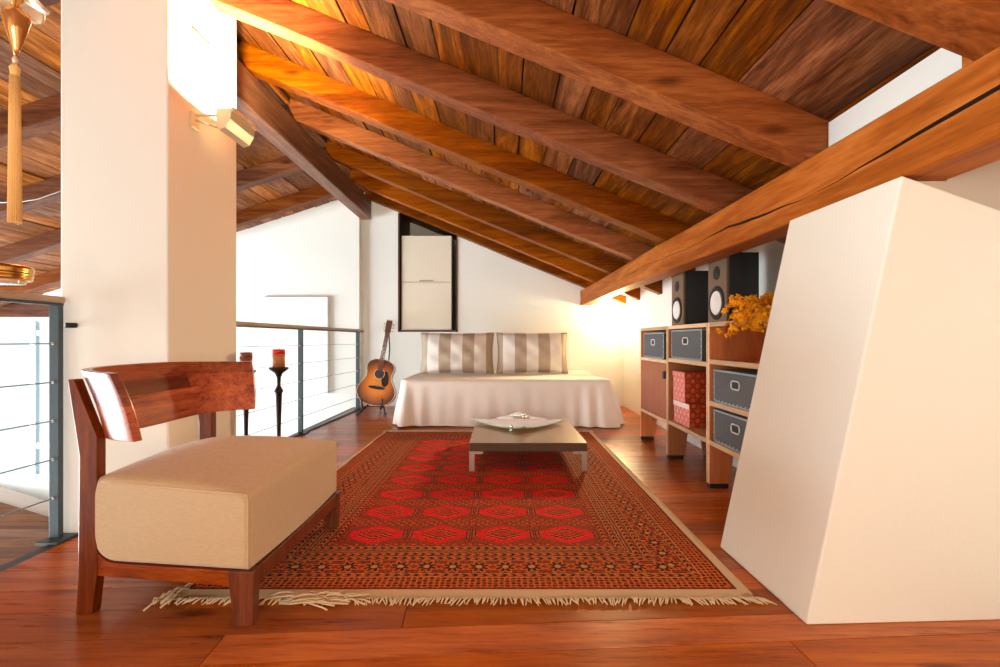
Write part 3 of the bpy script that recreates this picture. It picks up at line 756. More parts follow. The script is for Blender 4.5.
# ================================================================== CANDLESTICKS
def candlestick(x,y,topc,waxm,capm,hz,label='x'):
    t=thing('candlestick',label,'candlestick',(x,y,0),None)
    m_=MB(); m_.lathe([(.09,0),(.092,.012),(.06,.025),(.02,.045),(.014,.07),(.010,.16),(.016,.20),(.010,.24),(.013,.40),(.018,hz-.155),(.021,hz-.15),(.026,hz-.14),(.018,hz-.125),(.010,hz-.11),(.012,hz-.06),(.022,hz-.035),(.052,hz-.012),(.056,hz-.004),(.05,hz)],(x,y,0),24); m_.build('stand',M['iron'],t)
    c_=thing('pillar_candle',topc,'candle',(x,y,hz+.001),None)
    m_=MB(); rr=.034; m_.lathe([(rr,0),(rr*1.02,.05),(rr*1.03,.078)],(x,y,hz+.001),28); m_.build('candle_body',waxm,c_)
    m_=MB(); m_.lathe([(rr*1.03,.079),(rr*1.04,.10),(rr*.96,.106),(rr*.6,.102)],(x,y,hz+.001),28); b_=m_.build('candle_top',capm,c_)
    m_=MB(); m_.tube([(x,y,hz+.10),(x+.002,y,hz+.115)],.0015,6); m_.build('wick',M['black'],c_)
candlestick(-1.325,2.82,'amber pillar candle with a red top on the right-hand black stand',M['wax'],M['waxred'],.708)
candlestick(-1.520,2.82,'dark brown pillar candle just showing above the chair backrest',M['waxdark'],M['waxdark'],.690)
sts=[o for o in bpy.data.objects if o.get('category')=='candlestick']
for o in sts:
    o['label']='black wrought iron candlestick standing clear to the right of the chair back' if o.location.x>-1.4 else 'black wrought iron candlestick mostly hidden behind the end of the chair back'
    o['label']='slim '+o['label']

# ================================================================== DAYBED
BX0,BX1,BY0,BY1,BZ=-1.035,1.115,4.77,6.235,.474
r=thing('daybed','low daybed covered by a pale cream throw against the back wall','bed',((BX0+BX1)/2,(BY0+BY1)/2,0))
mb=MB(); mb.box(BX0+.03,BX1-.03,BY0+.03,BY1-.01,.12,.44); mb.build('mattress',M['linen'],r,bevel=.05,seg=4)
mb=MB()
for x in (BX0+.12,BX1-.12):
    for y in (BY0+.14,BY1-.1): mb2=MB(); mb2.box(x-.03,x+.03,y-.03,y+.03,0,.12); mb2.build('leg',M['iron'],r)
# cover : concentric path
import itertools
rnc=random.Random(21)
def coverpt(s,q):
    # s: path parameter along left side -> front -> right side (open at wall), q: 0 inner top .. 1 hem
    Ls=BY1-BY0; Lf=BX1-BX0; rad=.07; tot=2*Ls+Lf; d=s*tot
    if d<Ls: p=Vector((BX0,BY1-d)); nrm=Vector((-1,0)); cd=Ls-d
    elif d<Ls+Lf: p=Vector((BX0+(d-Ls),BY0)); nrm=Vector((0,-1)); cd=min(d-Ls,Ls+Lf-d)
    else: p=Vector((BX1,BY0+(d-Ls-Lf))); nrm=Vector((1,0)); cd=d-Ls-Lf
    # corner blend
    for cxy,dc in (((BX0,BY0),Ls),((BX1,BY0),Ls+Lf)):
        k=d-dc
        if abs(k)<.09:
            sx=-1 if cxy[0]==BX0 else 1
            a=(k/.09+1)/2*(PI/2)
            if sx<0: ang=PI+a
            else: ang=-PI/2+a
            nrm=Vector((math.cos(ang),math.sin(ang))); c_=Vector((cxy[0]-sx*.09,cxy[1]+.09)); p=c_+nrm*.09
    cr=[abs(d-Ls),abs(d-Ls-Lf)]; corner=math.exp(-(min(cr)/.22)**2)
    rightc=math.exp(-(cr[1]/.30)**2)
    fold=.006*math.sin(d*5+1.3)+.003*math.sin(d*17)+.002*math.sin(d*37+2)
    fold+=corner*.022*math.sin(d*34)+rightc*.02*math.sin(d*47+1)
    if q<.18:   # rounded top edge
        a=q/.18*PI/2; e=.045
        off=-e+e*math.sin(a); z=BZ-e+e*math.cos(a)
        return (p.x+nrm.x*off,p.y+nrm.y*off,z)
    t=(q-.18)/.82; z=(BZ-.045)*(1-t)+.012*t+(.008*math.sin(d*5)+.003*math.sin(d*17))*t*.5
    z=max(z,.006)
    off=t*(.035+.03*corner+.045*rightc)+fold*t**.8*1.6
    off+=.01*math.sin(t*5+d*3)*t*(1-t)*2
    return (p.x+nrm.x*off,p.y+nrm.y*off,z)
mb=MB(); NU,NQ=420,26
mb.grid(lambda u,v:coverpt(u,v),NU,NQ)
mb.grid(lambda u,v:(BX0+.044+(BX1-BX0-.088)*u,BY0+.044+(BY1-BY0-.044)*v,BZ+.004*math.sin(u*13+v*5)*math.sin(v*11)-.003),50,30)
mb.grid(lambda u,v:(BX0+.01+(BX1-BX0-.02)*u,BY0+.02+(BY1-BY0-.03)*v,BZ-.008),2,2)
mb.build('throw_cover',M['linen'],r,fix=True)
# pillows
def pillow(x0,x1,label,tilt,ph,flip):
    W=x1-x0; hh=.485; T=.24; cx=(x0+x1)/2
    t=thing('striped_pillow',label,'pillow',(cx,5.60,BZ+.002),'striped pillows on the daybed')
    t.rotation_euler=(math.radians(-9),0,0)
    def pt(u,v,sg):
        a,b_=2*u-1,2*v-1
        prof_=max(0,(1-abs(a)**3.2))**.55*max(0,(1-abs(b_)**2.6))**.5
        px_=a*W/2*(1-.05*(1-abs(b_)**2)*abs(a)**3); pz=hh/2+b_*hh/2*(1-.05*(1-abs(a)**2)*abs(b_)**3)
        wr=.010*math.sin(a*11+ph)*math.sin(b_*7+ph*2)*prof_
        low=.03*(1-v)*prof_
        return (px_,sg*(T/2*prof_+low+wr),pz)
    mb=MB(); mb.grid(lambda u,v:pt(u,v,-1),44,30); mb.grid(lambda u,v:pt(u,v,1),44,30)
    o=mb.build('cover',M['stripe'],t,local=True)
    mb=MB(); P=[]
    n=40
    for k in range(n): P.append(pt(k/n,0,-1))
    for k in range(n): P.append(pt(1,k/n,-1))
    for k in range(n): P.append(pt(1-k/n,1,-1))
    for k in range(n): P.append(pt(0,1-k/n,-1))
    mb.tube(P,.006,6,closed=True); mb.build('piping',M['stripe'],t,local=True)
pillow(-.965,-.095,'grey and white striped pillow on the daybed, left one of the pair',0,.4,0)
pillow(-.065,.775,'grey and white striped pillow on the daybed, right one of the pair',0,2.2,1)

# ================================================================== COFFEE TABLE
TX0,TX1,TY0,TY1=-.216,.558,3.11,4.05
r=thing('coffee_table','low square coffee table with brown top and metal legs standing on the rug','table',((TX0+TX1)/2,(TY0+TY1)/2,.0085))
mb=MB(); mb.box(TX0,TX1,TY0,TY1,.14,.196,0,mis=[1,0,1,1,1,1]); mb.build('tabletop',[M['tabletop'],M['tableedge']],r,bevel=.002)
for sx,x in ((1,TX0),(-1,TX1)):
    for sy,y in ((1,TY0),(-1,TY1)):
        mb=MB(); xs=sorted((x,x+sx*.035)); ys_=sorted((y+sy*.004,y+sy*.012)); mb.box(xs[0]+.001,xs[1],ys_[0],ys_[1],.0085,.139)
        xs=sorted((x+sx*.001,x+sx*.009)); ys_=sorted((y+sy*.012,y+sy*.045)); mb.box(xs[0],xs[1],ys_[0],ys_[1],.0085,.139)
        xs=sorted((x+sx*.035,x+sx*.09)); ys_=sorted((y+sy*.004,y+sy*.012)); mb.box(xs[0],xs[1],ys_[0],ys_[1],.122,.139)
        mb.build('leg',M['alu'],r)
# glass dish
gx,gy=.135,3.80
r=thing('glass_dish','square green-edged glass dish lying cornerwise on the coffee table','dish',(gx,gy,.197)); r.rotation_euler=(0,0,math.radians(45))
S=.262
mb=MB(); gf=lambda u,v:((u*2-1)*S,(v*2-1)*S,.002+.034*(abs(u*2-1)**2.0*.5+abs(v*2-1)**2.0*.5)**1.4)
n=24; th=.006
def sl(u,v,k): p=gf(u,v); return (p[0],p[1],p[2]+k*th)
mb.grid(lambda u,v:sl(u,v,1),n,n); mb.grid(lambda u,v:sl(u,v,0),n,n)
for fn in (lambda u,k:sl(u,0,k),lambda u,k:sl(u,1,k),lambda u,k:sl(0,u,k),lambda u,k:sl(1,u,k)):
    b=len(mb.v)
    for i in range(n+1): mb.v.append(fn(i/n,0)); mb.v.append(fn(i/n,1))
    for i in range(n): mb.face((b+2*i,b+2*i+2,b+2*i+3,b+2*i+1),1)
mb.build('glass_plate',[M['glass'],M['glassedge']],r,local=True)
for (u,v) in ((-.90,-.55),(.90,.62)):
    mb=MB(); mb.lathe([(.014,0),(.016,.003),(.012,.006),(.012,.022),(.018,.025),(.018,.040),(.014,.043)],(u*S,v*S,0),16); mb.build('clip_foot',M['chrome'],r,local=True)

# ================================================================== GUITAR
r=thing('acoustic_guitar','sunburst acoustic guitar leaning upright on a stand beside the daybed','guitar',(-1.512,5.62,.095))
r.rotation_euler=(math.radians(-9),math.radians(9.0),0)
def gw(z):   # half width of body along height (0..0.5)
    pts=[(0,0),(.008,.075),(.03,.135),(.07,.178),(.12,.200),(.17,.198),(.22,.175),(.27,.142),(.305,.128),(.34,.130),(.39,.143),(.43,.140),(.46,.118),(.485,.075),(.495,.0)]
    for a,b_ in zip(pts,pts[1:]):
        if a[0]<=z<=b_[0]:
            t=(z-a[0])/(b_[0]-a[0]); return a[1]+(b_[1]-a[1])*t
    return 0
zs=[0,.003,.008,.018,.03,.05,.07,.095,.12,.145,.17,.195,.22,.245,.27,.2875,.305,.3225,.34,.365,.39,.41,.43,.446,.46,.474,.485,.491,.495]
# smooth outline
out=[]
for z in zs: out.append((gw(z),z))
outline=[(w_,z) for w_,z in out]+[(-w_,z) for w_,z in out[::-1][1:-1]]
mb=MB(); mb.prism(outline,-.05,.05,'xz',mi=1,sm=False)
body=mb.build('body',[M['burst'],M['gside']],r,local=True,fix=True)
for p in body.data.polygons:
    if len(p.vertices)>6 and p.normal.y<-.5: p.material_index=0
mb=MB(); mb.tube([(a*1.0,-.0505,b_) for a,b_ in outline],.0028,6,closed=True); mb.build('binding',M['bind'],body,local=True)
mb=MB(); mb.lathe([(.048,0),(.048,.0012)],(0,-.0502,.335),32,0,Matrix.Rotation(PI/2,3,'X')); mb.build('soundhole',M['black'],body,local=True)
mb=MB(); mb.tube([(.055*math.cos(a),-.0512,.335+.055*math.sin(a)) for a in [2*PI*k/36 for k in range(36)]],.0025,6,closed=True); mb.build('rosette',M['bind'],body,local=True)
mb=MB(); pg=[(.048,.355),(.060,.375),(.085,.36),(.105,.31),(.112,.25),(.098,.215),(.07,.205),(.045,.225),(.035,.262),(.030,.293),(.048,.31),(.056,.335)]; mb.prism(pg,-.0530,-.0512,'xz'); mb.build('pickguard',M['pick'],body,local=True)
mb=MB(); mb.prism([(-.09,.19),(-.075,.198),(-.03,.205),(.03,.205),(.075,.198),(.09,.19),(.075,.178),(.03,.17),(-.03,.17),(-.075,.178)],-.060,-.0512,'xz'); mb.build('bridge',M['pick'],body,local=True,bevel=.001)
body.scale=(1.13,1.0,1.12)
mb=MB(); mb.hexa([(-.028,-.066,.42),(.028,-.066,.42),(.028,-.052,.42),(-.028,-.052,.42),(-.022,-.066,.86),(.022,-.066,.86),(.022,-.052,.86),(-.022,-.052,.86)]); mb.build('fretboard',M['neck'],r,local=True)
mb=MB()
mb.hexa([(-.026,-.052,.54),(.026,-.052,.54),(.018,-.018,.54),(-.018,-.018,.54),(-.021,-.052,.86),(.021,-.052,.86),(.014,-.034,.86),(-.014,-.034,.86)]); mb.build('neck',M['gside'],r,local=True,bevel=.003)
mb=MB(); mb.prism([(-.024,.86),(-.034,.885),(-.036,1.0),(-.028,1.035),(-.012,1.022),(0,1.032),(.012,1.022),(.028,1.035),(.036,1.0),(.034,.885),(.024,.86)],-.064,-.046,'xz'); hd=mb.build('headstock',M['neck'],r,local=True,bevel=.001)
for s_ in (-1,1):
    for z in (.90,.94,.98):
        mb=MB(); mb.tube([(s_*.03,-.05,z),(s_*.052,-.05,z)],.003,6); mb.lathe([(.006,-.006),(.008,0),(.006,.006)],(s_*.056,-.05,z),8); mb.build('tuning_peg',M['chrome'],hd,local=True)
for k in range(6):
    u=-1+2*k/5; mb=MB(); mb.tube([(u*.026,-.0625,.212),(u*.017,-.0685,.86),(u*.018,-.066,.90)],.0007,4); mb.build('string',M['chrome'],r,local=True)
mb=MB(); mb.tube([(.021,-.05,.86),(.05,.0,.7),(.065,.04,.5)],.008,6)
mb.build('strap',M['black'],r,local=True)
# stand
sx_,sy_=-1.50,5.60
r=thing('guitar_stand','small black folding guitar stand under the sunburst guitar','stand',(sx_,sy_,0))
for s_ in (-1,1):
    mb=MB(); mb.tube([(sx_,sy_+.14,.26),(sx_+s_*.10,sy_+.02,.085),(sx_+s_*.155,sy_-.13,.012)],.009,8); mb.build('leg',M['iron'],r)
    mb=MB(); mb.tube([(sx_+s_*.10,sy_+.03,.085),(sx_+s_*.10,sy_-.10,.083),(sx_+s_*.115,sy_-.12,.12),(sx_+s_*.120,sy_-.115,.19)],.010,8); mb.build('hook_arm',M['black'],r)
    mb=MB(); mb.lathe([(.016,-.02),(.018,0),(.016,.02)],(sx_+s_*.157,sy_-.135,.019),12,0,Matrix.Rotation(PI/2,3,'X')); mb.build('rubber_foot',M['steel'],r)
mb=MB(); mb.tube([(sx_-.10,sy_+.02,.085),(sx_+.10,sy_+.02,.085)],.006,8); mb.tube([(sx_,sy_+.14,.26),(sx_,sy_+.27,.012)],.009,8); mb.build('crossbar',M['iron'],r)

# ================================================================== SHELVES
SX0,SX1=1.215,1.583; ZT=.972
def rr_ring(mb,x,yc,zc,w,h,rad,tk,dep,mi=0):
    # rounded-rect ring protruding -X
    pts=[]
    for cx_,cz_,a0 in ((w/2-rad,h/2-rad,0),(-w/2+rad,h/2-rad,90),(-w/2+rad,-h/2+rad,180),(w/2-rad,-h/2+rad,270)):
        for k in range(5):
            a=math.radians(a0+90*k/4); pts.append((x,yc+cx_+rad*math.cos(a),zc+cz_+rad*math.sin(a)))
    mb.tube(pts,tk,8,mi,closed=True); return pts
def shelf_unit(ya,yb,shelves,label,door=None):
    t=thing('shelf_unit',label,'shelf',((SX0+SX1)/2,(ya+yb)/2,0),'modular plywood shelf units')
    pt=.019
    for y in (ya,yb-pt):
        P=[(SX0,ZT),(SX1,ZT),(SX1,.028),(SX1-.10,.028),(SX1-.135,.252),(SX0+.150,.252),(SX0+.118,.028),(SX0,.028)]
        mb=MB(); n=len(P); b=len(mb.v)
        mb.v+=[(u,y,w_) for u,w_ in P]+[(u,y+pt,w_) for u,w_ in P]
        # faces (cap split into rectangles to avoid concave ngon)
        mb.face((b+0,b+1,b+4,b+5)); mb.face((b+1,b+2,b+3,b+4)); mb.face((b+0,b+5,b+6,b+7))
        c_=b+n; mb.face((c_+0,c_+5,c_+4,c_+1)); mb.face((c_+1,c_+4,c_+3,c_+2)); mb.face((c_+0,c_+7,c_+6,c_+5))
        for i in range(n): j=(i+1)%n; mb.face((b+i,b+j,c_+j,c_+i),1 if i in (n-1,0) else 0)
        s_=mb.build('side_panel',[M['cherry'],M['birch']],t)
        for xa_,xb_ in ((SX0+.004,SX0+.112),(SX1-.096,SX1-.004)):
            mb=MB(); mb.box(xa_,xb_,y-.002,y+pt+.002,0,.0275); mb.build('foot',M['black'],s_,bevel=.002)
    mb=MB(); mb.box(SX0,SX1,ya+pt+.0005,yb-pt-.0005,ZT-.024,ZT,0,mis=[0,0,0,0,0,0]); mb.build('top_panel',M['birch'],t)
    for z in shelves:
        mb=MB(); mb.box(SX0+.001,SX1,ya+pt+.0005,yb-pt-.0005,z-.026,z); mb.build('shelf_board',M['birch'],t)
    mb=MB(); mb.box(SX1+.0005,SX1+.008,ya,yb,.255,ZT); mb.build('back_panel',M['cherry'],t)
    if door:
        z0,z1=door; mb=MB(); mb.box(SX0+.004,SX0+.02,ya+pt+.003,yb-pt-.003,z0,z1); d=mb.build('door',M['doorred'],t,bevel=.001)
        mb=MB(); mb.box(SX0-.018,SX0+.003,ya+pt+.015,ya+pt+.045,z1-.11,z1-.055); mb.build('lock_handle',M['steel'],d,bevel=.003)
    return t
U=[(3.492,4.172),(2.806,3.488),(2.12,2.802)]
shelf_unit(U[0][0],U[0][1],[.722,.276],'plywood shelf unit nearest the daybed, with a reddish door',(.279,.692))
shelf_unit(U[1][0],U[1][1],[.738,.284],'plywood shelf unit in the middle, holding red patterned boxes')
shelf_unit(U[2][0],U[2][1],[.757,.514,.284],'plywood shelf unit nearest the white chimney hood, with two grey boxes')
def grey_box(ya,yb,z0,z1,label,yh=None,big=True):
    t=thing('storage_box',label,'box',(SX0+.17,(ya+yb)/2,z0),'grey metal-cornered storage boxes')
    x0,x1=SX0+.018,SX0+.34; hy=(ya+yb)/2 if yh is None else yh; hz=z0+(z1-z0)*.62
    mb=MB(); mb.box(x0,x1,ya,yb,z0,z1-.012); body=mb.build('box_body',M['greybox'],t,bevel=.003)
    mb=MB(); mb.box(x0-.003,x1+.003,ya-.003,yb+.003,z1-.0115,z1); mb.build('lid',M['boxedge'],t,bevel=.002)
    mb=MB(); rr_ring(mb,x0-.002,hy,hz,.088,.044,.017,.0042,.004); mb.build('handle_ring',M['whitering'],body)
    mb=MB(); mb.box(x0-.0015,x0-.0002,hy-.038,hy+.038,hz-.017,hz+.017); mb.build('handle_hole',M['waxdark'] if False else M['black'] if big else M['black'],body)
    mb=MB(); 
    for y in (ya,yb-.012): mb.box(x0-.0012,x0-.0001,y,y+.012,z0,z1-.012)
    mb.box(x0-.0012,x0-.0001,ya,yb,z0,z0+.008)
    mb.build('edge_trim',M['boxedge'],body)
    mb=MB(); n=0
    for y in (ya+.008,yb-.008):
        for k in range(5):
            mb.lathe([(.0042,0),(.003,.002),(.0005,.003)],(x0-.0012,y,z0+.014+(z1-z0-.04)*k/4),6,0,Matrix.Rotation(-PI/2,3,'Y'))
    for k in range(12):
        mb.lathe([(.0040,0),(.003,.002),(.0005,.003)],(x0-.0012,ya+.03+(yb-ya-.06)*k/11,z0+.012),6,0,Matrix.Rotation(-PI/2,3,'Y'))
    mb.build('rivets',M['whitering'],body)
grey_box(3.62,4.13,.7225,.930,'grey storage box in the far shelf unit, above the reddish door')
grey_box(2.93,3.455,.7385,.940,'grey storage box in the middle shelf unit, above the red patterned boxes')
grey_box(2.25,2.765,.5145,.700,'grey storage box on the upper of the two shelves beside the chimney hood')
grey_box(2.25,2.765,.2845,.470,'grey storage box on the lowest shelf beside the chimney hood',big=False)
def gift_box(x0,x1,ya,yb,z0,z1,label,lid):
    t=thing('patterned_box',label,'box',((x0+x1)/2,(ya+yb)/2,z0),'red patterned boxes on the middle shelf unit')
    mb=MB(); mb.box(x0,x1,ya,yb,z0,z1-.035,0,mis=[0,0,0,0,0,1]); mb.build('box_body',[M['gift'],M['giftlit']],t,bevel=.002)
    mb=MB(); mb.box(x0-.004,x1+.004,ya-.004,yb+.004,z1-.0345,z1,0,mis=[0,0,0,0,0,1]); mb.build('lid',[M['gift'],lid],t,bevel=.002)
gift_box(1.245,1.50,3.155,3.44,.2845,.440,'red patterned box with pale lid edge, lower of the two stacked',M['lid'])
gift_box(1.245,1.50,3.235,3.455,.4405,.648,'red patterned box stacked on the other, upper of the two',M['giftlit'])
# speakers
def speaker(ya,yb,x0,x1,z0,z1,label):
    t=thing('loudspeaker',label,'speaker',((x0+x1)/2,(ya+yb)/2,z0),'bookshelf loudspeakers with white cones')
    mb=MB(); mb.box(x0+.016,x1,ya,yb,z0,z1); mb.build('cabinet',M['spkside'],t,bevel=.003)
    mb=MB(); mb.box(x0,x0+.0155,ya,yb,z0,z1); mb.build('baffle',M['baffle'],t,bevel=.003)
    yc=(ya+yb)/2; R=Matrix.Rotation(-PI/2,3,'Y'); w=(yb-ya)
    zc=z0+(z1-z0)*.29; rad=w*.42
    mb=MB(); mb.lathe([(rad,0),(rad,.004),(rad*.95,.007),(rad*.86,.006),(rad*.80,.002)],(x0-.0005,yc,zc),40,0,R); wf=mb.build('woofer_ring',M['rubber'],t)
    mb=MB(); mb.lathe([(rad*.72,.003),(rad*.68,.008),(rad*.62,.004),(rad*.30,.001),(rad*.28,.003),(rad*.15,.008),(.001,.010)],(x0-.001,yc,zc),40,0,R); mb.build('woofer_cone',M['cone'],wf)
    zc=z0+(z1-z0)*.74; r2=w*.17; yq=yc-.0
    mb=MB(); mb.lathe([(r2,0),(r2,.004),(r2*.8,.005),(r2*.5,.002),(r2*.3,.006),(.001,.008)],(x0-.0005,yq,zc),28,0,R); mb.build('tweeter',M['rubber'],t)
speaker(3.285,3.505,1.252,1.432,ZT+.002,1.350,'black loudspeaker farther from the viewer on the shelf top')
speaker(2.66,2.895,1.256,1.440,ZT+.002,1.362,'black loudspeaker nearer to the orange flowers on the shelf top')
# orange flowers
r=thing('dried_flowers','bunch of bright orange dried blossoms drooping over the shelf top edge','flowers',(1.29,2.42,ZT+.002))
rn=random.Random(4)
st=MB(); fl=MB()
def blossom(mb,p,s):
    n=5; ax=Vector((rn.uniform(-1,1),rn.uniform(-1,1),rn.uniform(-.6,1))).normalized(); a=ax.orthogonal().normalized(); bb=ax.cross(a)
    for k in range(n):
        an=2*PI*k/n; d=a*math.cos(an)+bb*math.sin(an); e=a*math.cos(an+1.57)+bb*math.sin(an+1.57)
        b=len(mb.v)
        for q in (p, p+d*s*.55+e*s*.33+ax*s*.2, p+d*s*1.05+ax*s*.45, p+d*s*.55-e*s*.33+ax*s*.2, p+d*s*.5+ax*s*.05-ax*s*.1): mb.v.append(tuple(q))
        mb.face((b,b+1,b+2,b+4),0,True); mb.face((b,b+4,b+2,b+3),0,True)
for k in range(75):
    y0_=rn.uniform(2.16,2.38); x0=rn.uniform(1.26,1.38); z0=ZT+rn.uniform(.015,.04)
    reach=rn.uniform(.05,.19); drop=rn.uniform(.02,.13) if rn.random()<.7 else rn.uniform(-.05,.0)
    ylean=rn.uniform(-.10,.10)
    pts=[]
    for q in range(9):
        u=q/8; x_=x0-reach*u; y_=y0_+ylean*u
        z_=z0+.05*math.sin(u*PI*.8)-drop*u*u
        if x_>SX0-.012: z_=max(z_,ZT+.012)
        pts.append((x_,y_,z_))
    st.tube(pts,.0016,5)
    for q in range(2,9):
        for _ in range(3):
            p=Vector(pts[q])+Vector((rn.uniform(-.014,.014),rn.uniform(-.014,.014),rn.uniform(-.01,.014))); blossom(fl,p,rn.uniform(.012,.019))
st.build('stems',M['stem'],r)
tag(fl.build('blossoms',M['flower'],r,fix=False),kind='stuff')

# ================================================================== WALL LAMP on pillar
r=thing('wall_lamp','cream metal uplighter wall lamp on the right face of the pillar','lamp',(px1+.001,2.35,1.95))
mb=MB(); mb.box(px1+.001,px1+.014,2.265,2.32,1.885,1.965); mb.build('mount_plate',M['sconce'],r,bevel=.004)
mb=MB(); mb.tube([(px1+.012,2.29,1.955),(-1.388,2.34,1.975)],.008,8); mb.build('arm',M['sconce'],r); mb=MB(); mb.tube([(px1+.012,2.29,1.93),(-1.38,2.36,1.915)],.006,8); mb.build('arm',M['chrome'],r)
mb=MB()
# trough (open top) trapezoid section along Y
sec=[(-1.393,2.0),(-1.315,2.0),(-1.322,1.945),(-1.345,1.905),(-1.375,1.893),(-1.39,1.91)]
sec2=[(-1.387,2.0),(-1.321,2.0),(-1.328,1.948),(-1.348,1.911),(-1.373,1.900),(-1.384,1.914)]
ya,yb=2.31,2.53
def ringv(sc,y): 
    b=len(mb.v); mb.v.extend([(x,y,z) for x,z in sc]); return b
a=ringv(sec,ya); b=ringv(sec,yb); c=ringv(sec2,ya+.006); d=ringv(sec2,yb-.006)
n=6
for i in range(1,n):
    j=(i+1)%n; mb.face((a+i,a+j,b+j,b+i)); mb.face((c+i,d+i,d+j,c+j))
mb.face([a+i for i in range(n)]); mb.face([b+i for i in range(n)]); mb.face([c+i for i in range(n)]); mb.face([d+i for i in range(n)])
mb.face((a+0,b+0,d+0,c+0)); mb.face((a+1,c+1,d+1,b+1))
mb.box(-1.3145,-1.306,ya,yb,1.985,2.006)
mb.build('lamp_shade',M['sconce'],r)
mb=MB(); mb.tube([(-1.355,2.34,1.95),(-1.355,2.50,1.95)],.006,8); mb.build('bulb',M['glow'],r)

# wall lamp at far corner behind beam
r=thing('wall_lamp','small glowing wall lamp tucked behind the low beam at the back corner','lamp',(1.47,YB-.01,1.20))
mb=MB(); mb.box(1.42,1.50,YB-.03,YB-.001,1.17,1.25); mb.build('mount_plate',M['whitepaint'],r,bevel=.004)
mb=MB(); mb.lathe([(.005,-.045),(.03,-.038),(.045,-.02),(.05,0),(.045,.02),(.03,.038),(.005,.045)],(1.46,YB-.085,1.21),20); mb.build('bulb',M['glow'],r)

# ================================================================== PENDANT ornaments upper left
r=thing('tassel_pendant','hanging amber glass drop with leaf arms and a long golden tassel, upper left corner','pendant',(-1.13,1.10,1.9))
s_=1.10/F; X=lambda px:(px-502)*s_; Z=lambda py:H+(340-py)*s_
mb=MB(); cx=X(16)
mb.lathe([(.002,Z(56)),(.007,Z(50)),(.018,Z(33)),(.026,Z(19)),(.024,Z(13)),(.012,Z(9)),(.008,Z(4)),(.012,Z(0)),(.016,Z(-8)),(.008,Z(-14)),(.006,Z(-60))],(cx,1.10,0),24); mb.build('glass_drop',M['amberglass'],r)
for an,ln in ((.15,.050),(2.9,.055),(1.6,.045),(-1.9,.035)):
    mb=MB()
    def leaf(u,v):
        w=.026*math.sin(PI*min(1,u*.9+.06))**.5*(2*v-1); d=.012+ln*u
        return (cx+math.cos(an)*d-math.sin(an)*w,1.10+math.sin(an)*d+math.cos(an)*w,Z(-2)+.012*math.sin(u*PI)-.022*u*u-.020*v*math.sin(PI*u))
    mb.grid(leaf,12,6); mb.build('glass_leaf',M['murano'],r,solid=.006)
mb=MB(); mb.lathe([(.003,Z(64)),(.006,Z(60)),(.003,Z(56))],(X(15),1.10,0),10); mb.tube([(X(15),1.10,Z(66)),(X(15.5),1.10,Z(50))],.0012,6); mb.build('glass_bead',M['murano'],r)
mb=MB(); mb.lathe([(.004,Z(64)),(.010,Z(68)),(.008,Z(74)),(.009,Z(78)),(.0095,Z(110)),(.0105,Z(180)),(.0112,Z(221)),(.009,Z(222))],(X(14.8),1.10,0),18)
for k in range(26):
    a=2*PI*k/26; mb.tube([(X(14.8)+.0085*math.cos(a),1.10+.0085*math.sin(a),Z(76)),(X(14.8)+.0098*math.cos(a),1.10+.0098*math.sin(a),Z(120)),(X(14.8)+.0118*math.cos(a+.1),1.10+.0118*math.sin(a+.1),Z(222)-.004*rn.random())],.0014,4)
mb.build('tassel',M['tassel'],r)
mb=MB(); mb.tube([(cx,1.10,Z(-55)),(cx,1.10,zb(cx)-.16)],.003,6); mb.build('cord',M['iron'],r)
# gold disc pendant
r=thing('disc_pendant','stacked golden ring pendant just entering the left frame edge above the railing','pendant',(-1.62,1.3,1.06))
s_=1.3/F; cx=X(-10)
mb=MB()
zt_,zb_2=Z(265),Z(279)
R0=32*s_
mb.lathe([(R0*.55,zt_+.002),(R0*.97,zt_),(R0,Z(267)),(R0,Z(270)),(R0*.975,Z(271.5)),(R0*.99,Z(272.5)),(R0*.99,Z(275)),(R0*.965,Z(276)),(R0*.975,Z(278)),(R0*.96,zb_2),(R0*.5,zb_2)],(cx,1.30,0),64); mb.build('ring_shade',M['brass'],r)
mb=MB(); mb.lathe([(R0*.45,zb_2-.012),(R0*.80,zb_2-.010),(R0*.82,zb_2-.001)],(cx,1.30,0),48); mb.build('diffuser',M['murano'],r)
mb=MB(); mb.tube([(cx,1.30,zt_),(cx,1.30,zb(cx)-.002)],.004,6); mb.build('cord',M['iron'],r)
# thin cable on left slope
mb=MB(); yy=3.3; s_=yy/F
mb.tube([(X(-40),yy,Z(203)),(X(0),yy,Z(202.5)),(X(20),yy,Z(202)),(X(38),yy,Z(199)),(X(55),yy,Z(193)),(X(75),yy,Z(186))],.0035,6)
tag(mb.build('cable',M['cable']),'thin pale cable strung under the left roof slope','cable')

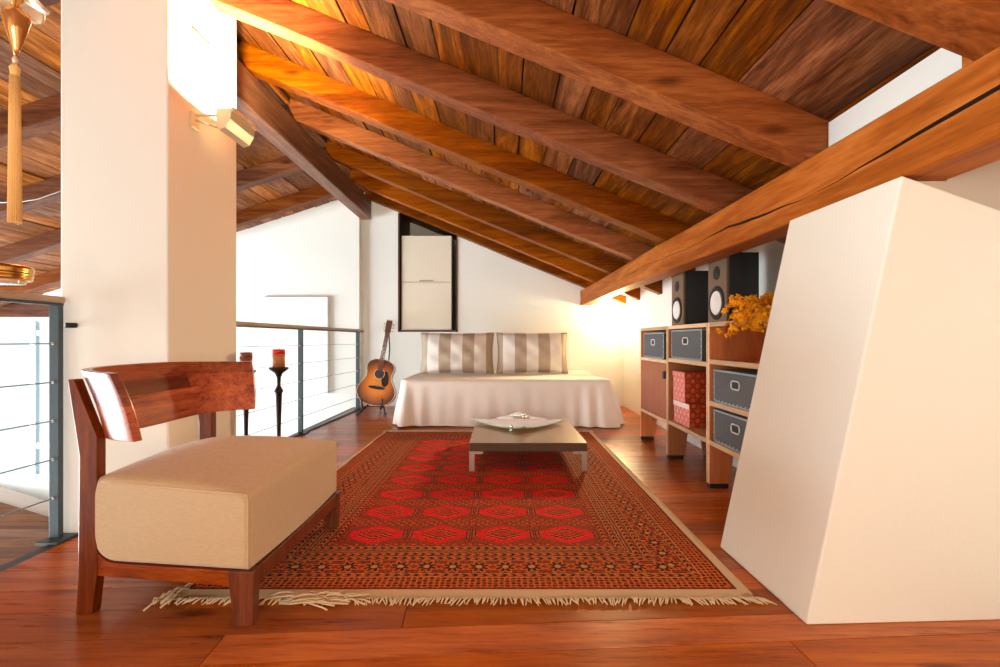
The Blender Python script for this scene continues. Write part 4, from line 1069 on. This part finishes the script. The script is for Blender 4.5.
# ================================================================== CAMERA
cam=bpy.data.cameras.new('camera'); co=bpy.data.objects.new('camera',cam); C.objects.link(co)
co.location=(0,0,H); co.rotation_euler=(PI/2,0,0); cam.sensor_width=36; cam.lens=F/1000*36
cam.shift_x=-.002; cam.shift_y=.0065; cam.clip_start=.03
bpy.context.scene.camera=co

# ================================================================== LIGHTS
def area(name,loc,rot,sx,sy,power,col,spread=None):
    l=bpy.data.lights.new(name,'AREA'); l.shape='RECTANGLE'; l.size=sx; l.size_y=sy; l.energy=power; l.color=col
    if spread: l.spread=spread
    o=bpy.data.objects.new(name,l); C.objects.link(o); o.location=loc; o.rotation_euler=rot; return o
DAY=(.88,.955,1.0)
area('daylight_outer_window',(XO+.05,2.8,-.78),(0,math.radians(-90),0),3.0,5.1,900,DAY)
area('fill_rear_window',(-.05,Y0+.05,1.05),(math.radians(90),0,0),2.4,1.05,62,(1,.90,.76))  # warm fill from behind the viewer, added at the invented rear window
def point(name,loc,power,col,rad):
    l=bpy.data.lights.new(name,'POINT'); l.energy=power; l.color=col; l.shadow_soft_size=rad; o=bpy.data.objects.new(name,l); C.objects.link(o); o.location=loc; return o
area('uplighter_halogen',(-1.355,2.345,1.985),(math.radians(180),math.radians(-26),0),.05,.06,120,(1,.76,.42))
point('corner_lamp',(1.40,5.98,1.24),20,(1,.74,.38),.04)
l=bpy.data.lights.new('corner_spot','SPOT'); l.energy=210; l.color=(1,.70,.34); l.spot_size=math.radians(80); l.spot_blend=.9; l.shadow_soft_size=.14; l.specular_factor=.2
o=bpy.data.objects.new('corner_spot',l); C.objects.link(o); o.location=(1.38,5.95,1.23); o.rotation_euler=(Vector((-1.2,2.2,.75))-o.location).to_track_quat('-Z','Y').to_euler()
point('room_lamp',(.25,-1.2,.62),36,(1,.60,.26),.18)
W=bpy.data.worlds.new('World'); bpy.context.scene.world=W; W.use_nodes=True
bg=W.node_tree.nodes['Background']; bg.inputs[0].default_value=(.86,.93,1,1); bg.inputs[1].default_value=1.1
vs=bpy.context.scene.view_settings; vs.view_transform='Standard'; vs.look='None'; vs.exposure=0.36; vs.gamma=1; vs.use_curve_mapping=False
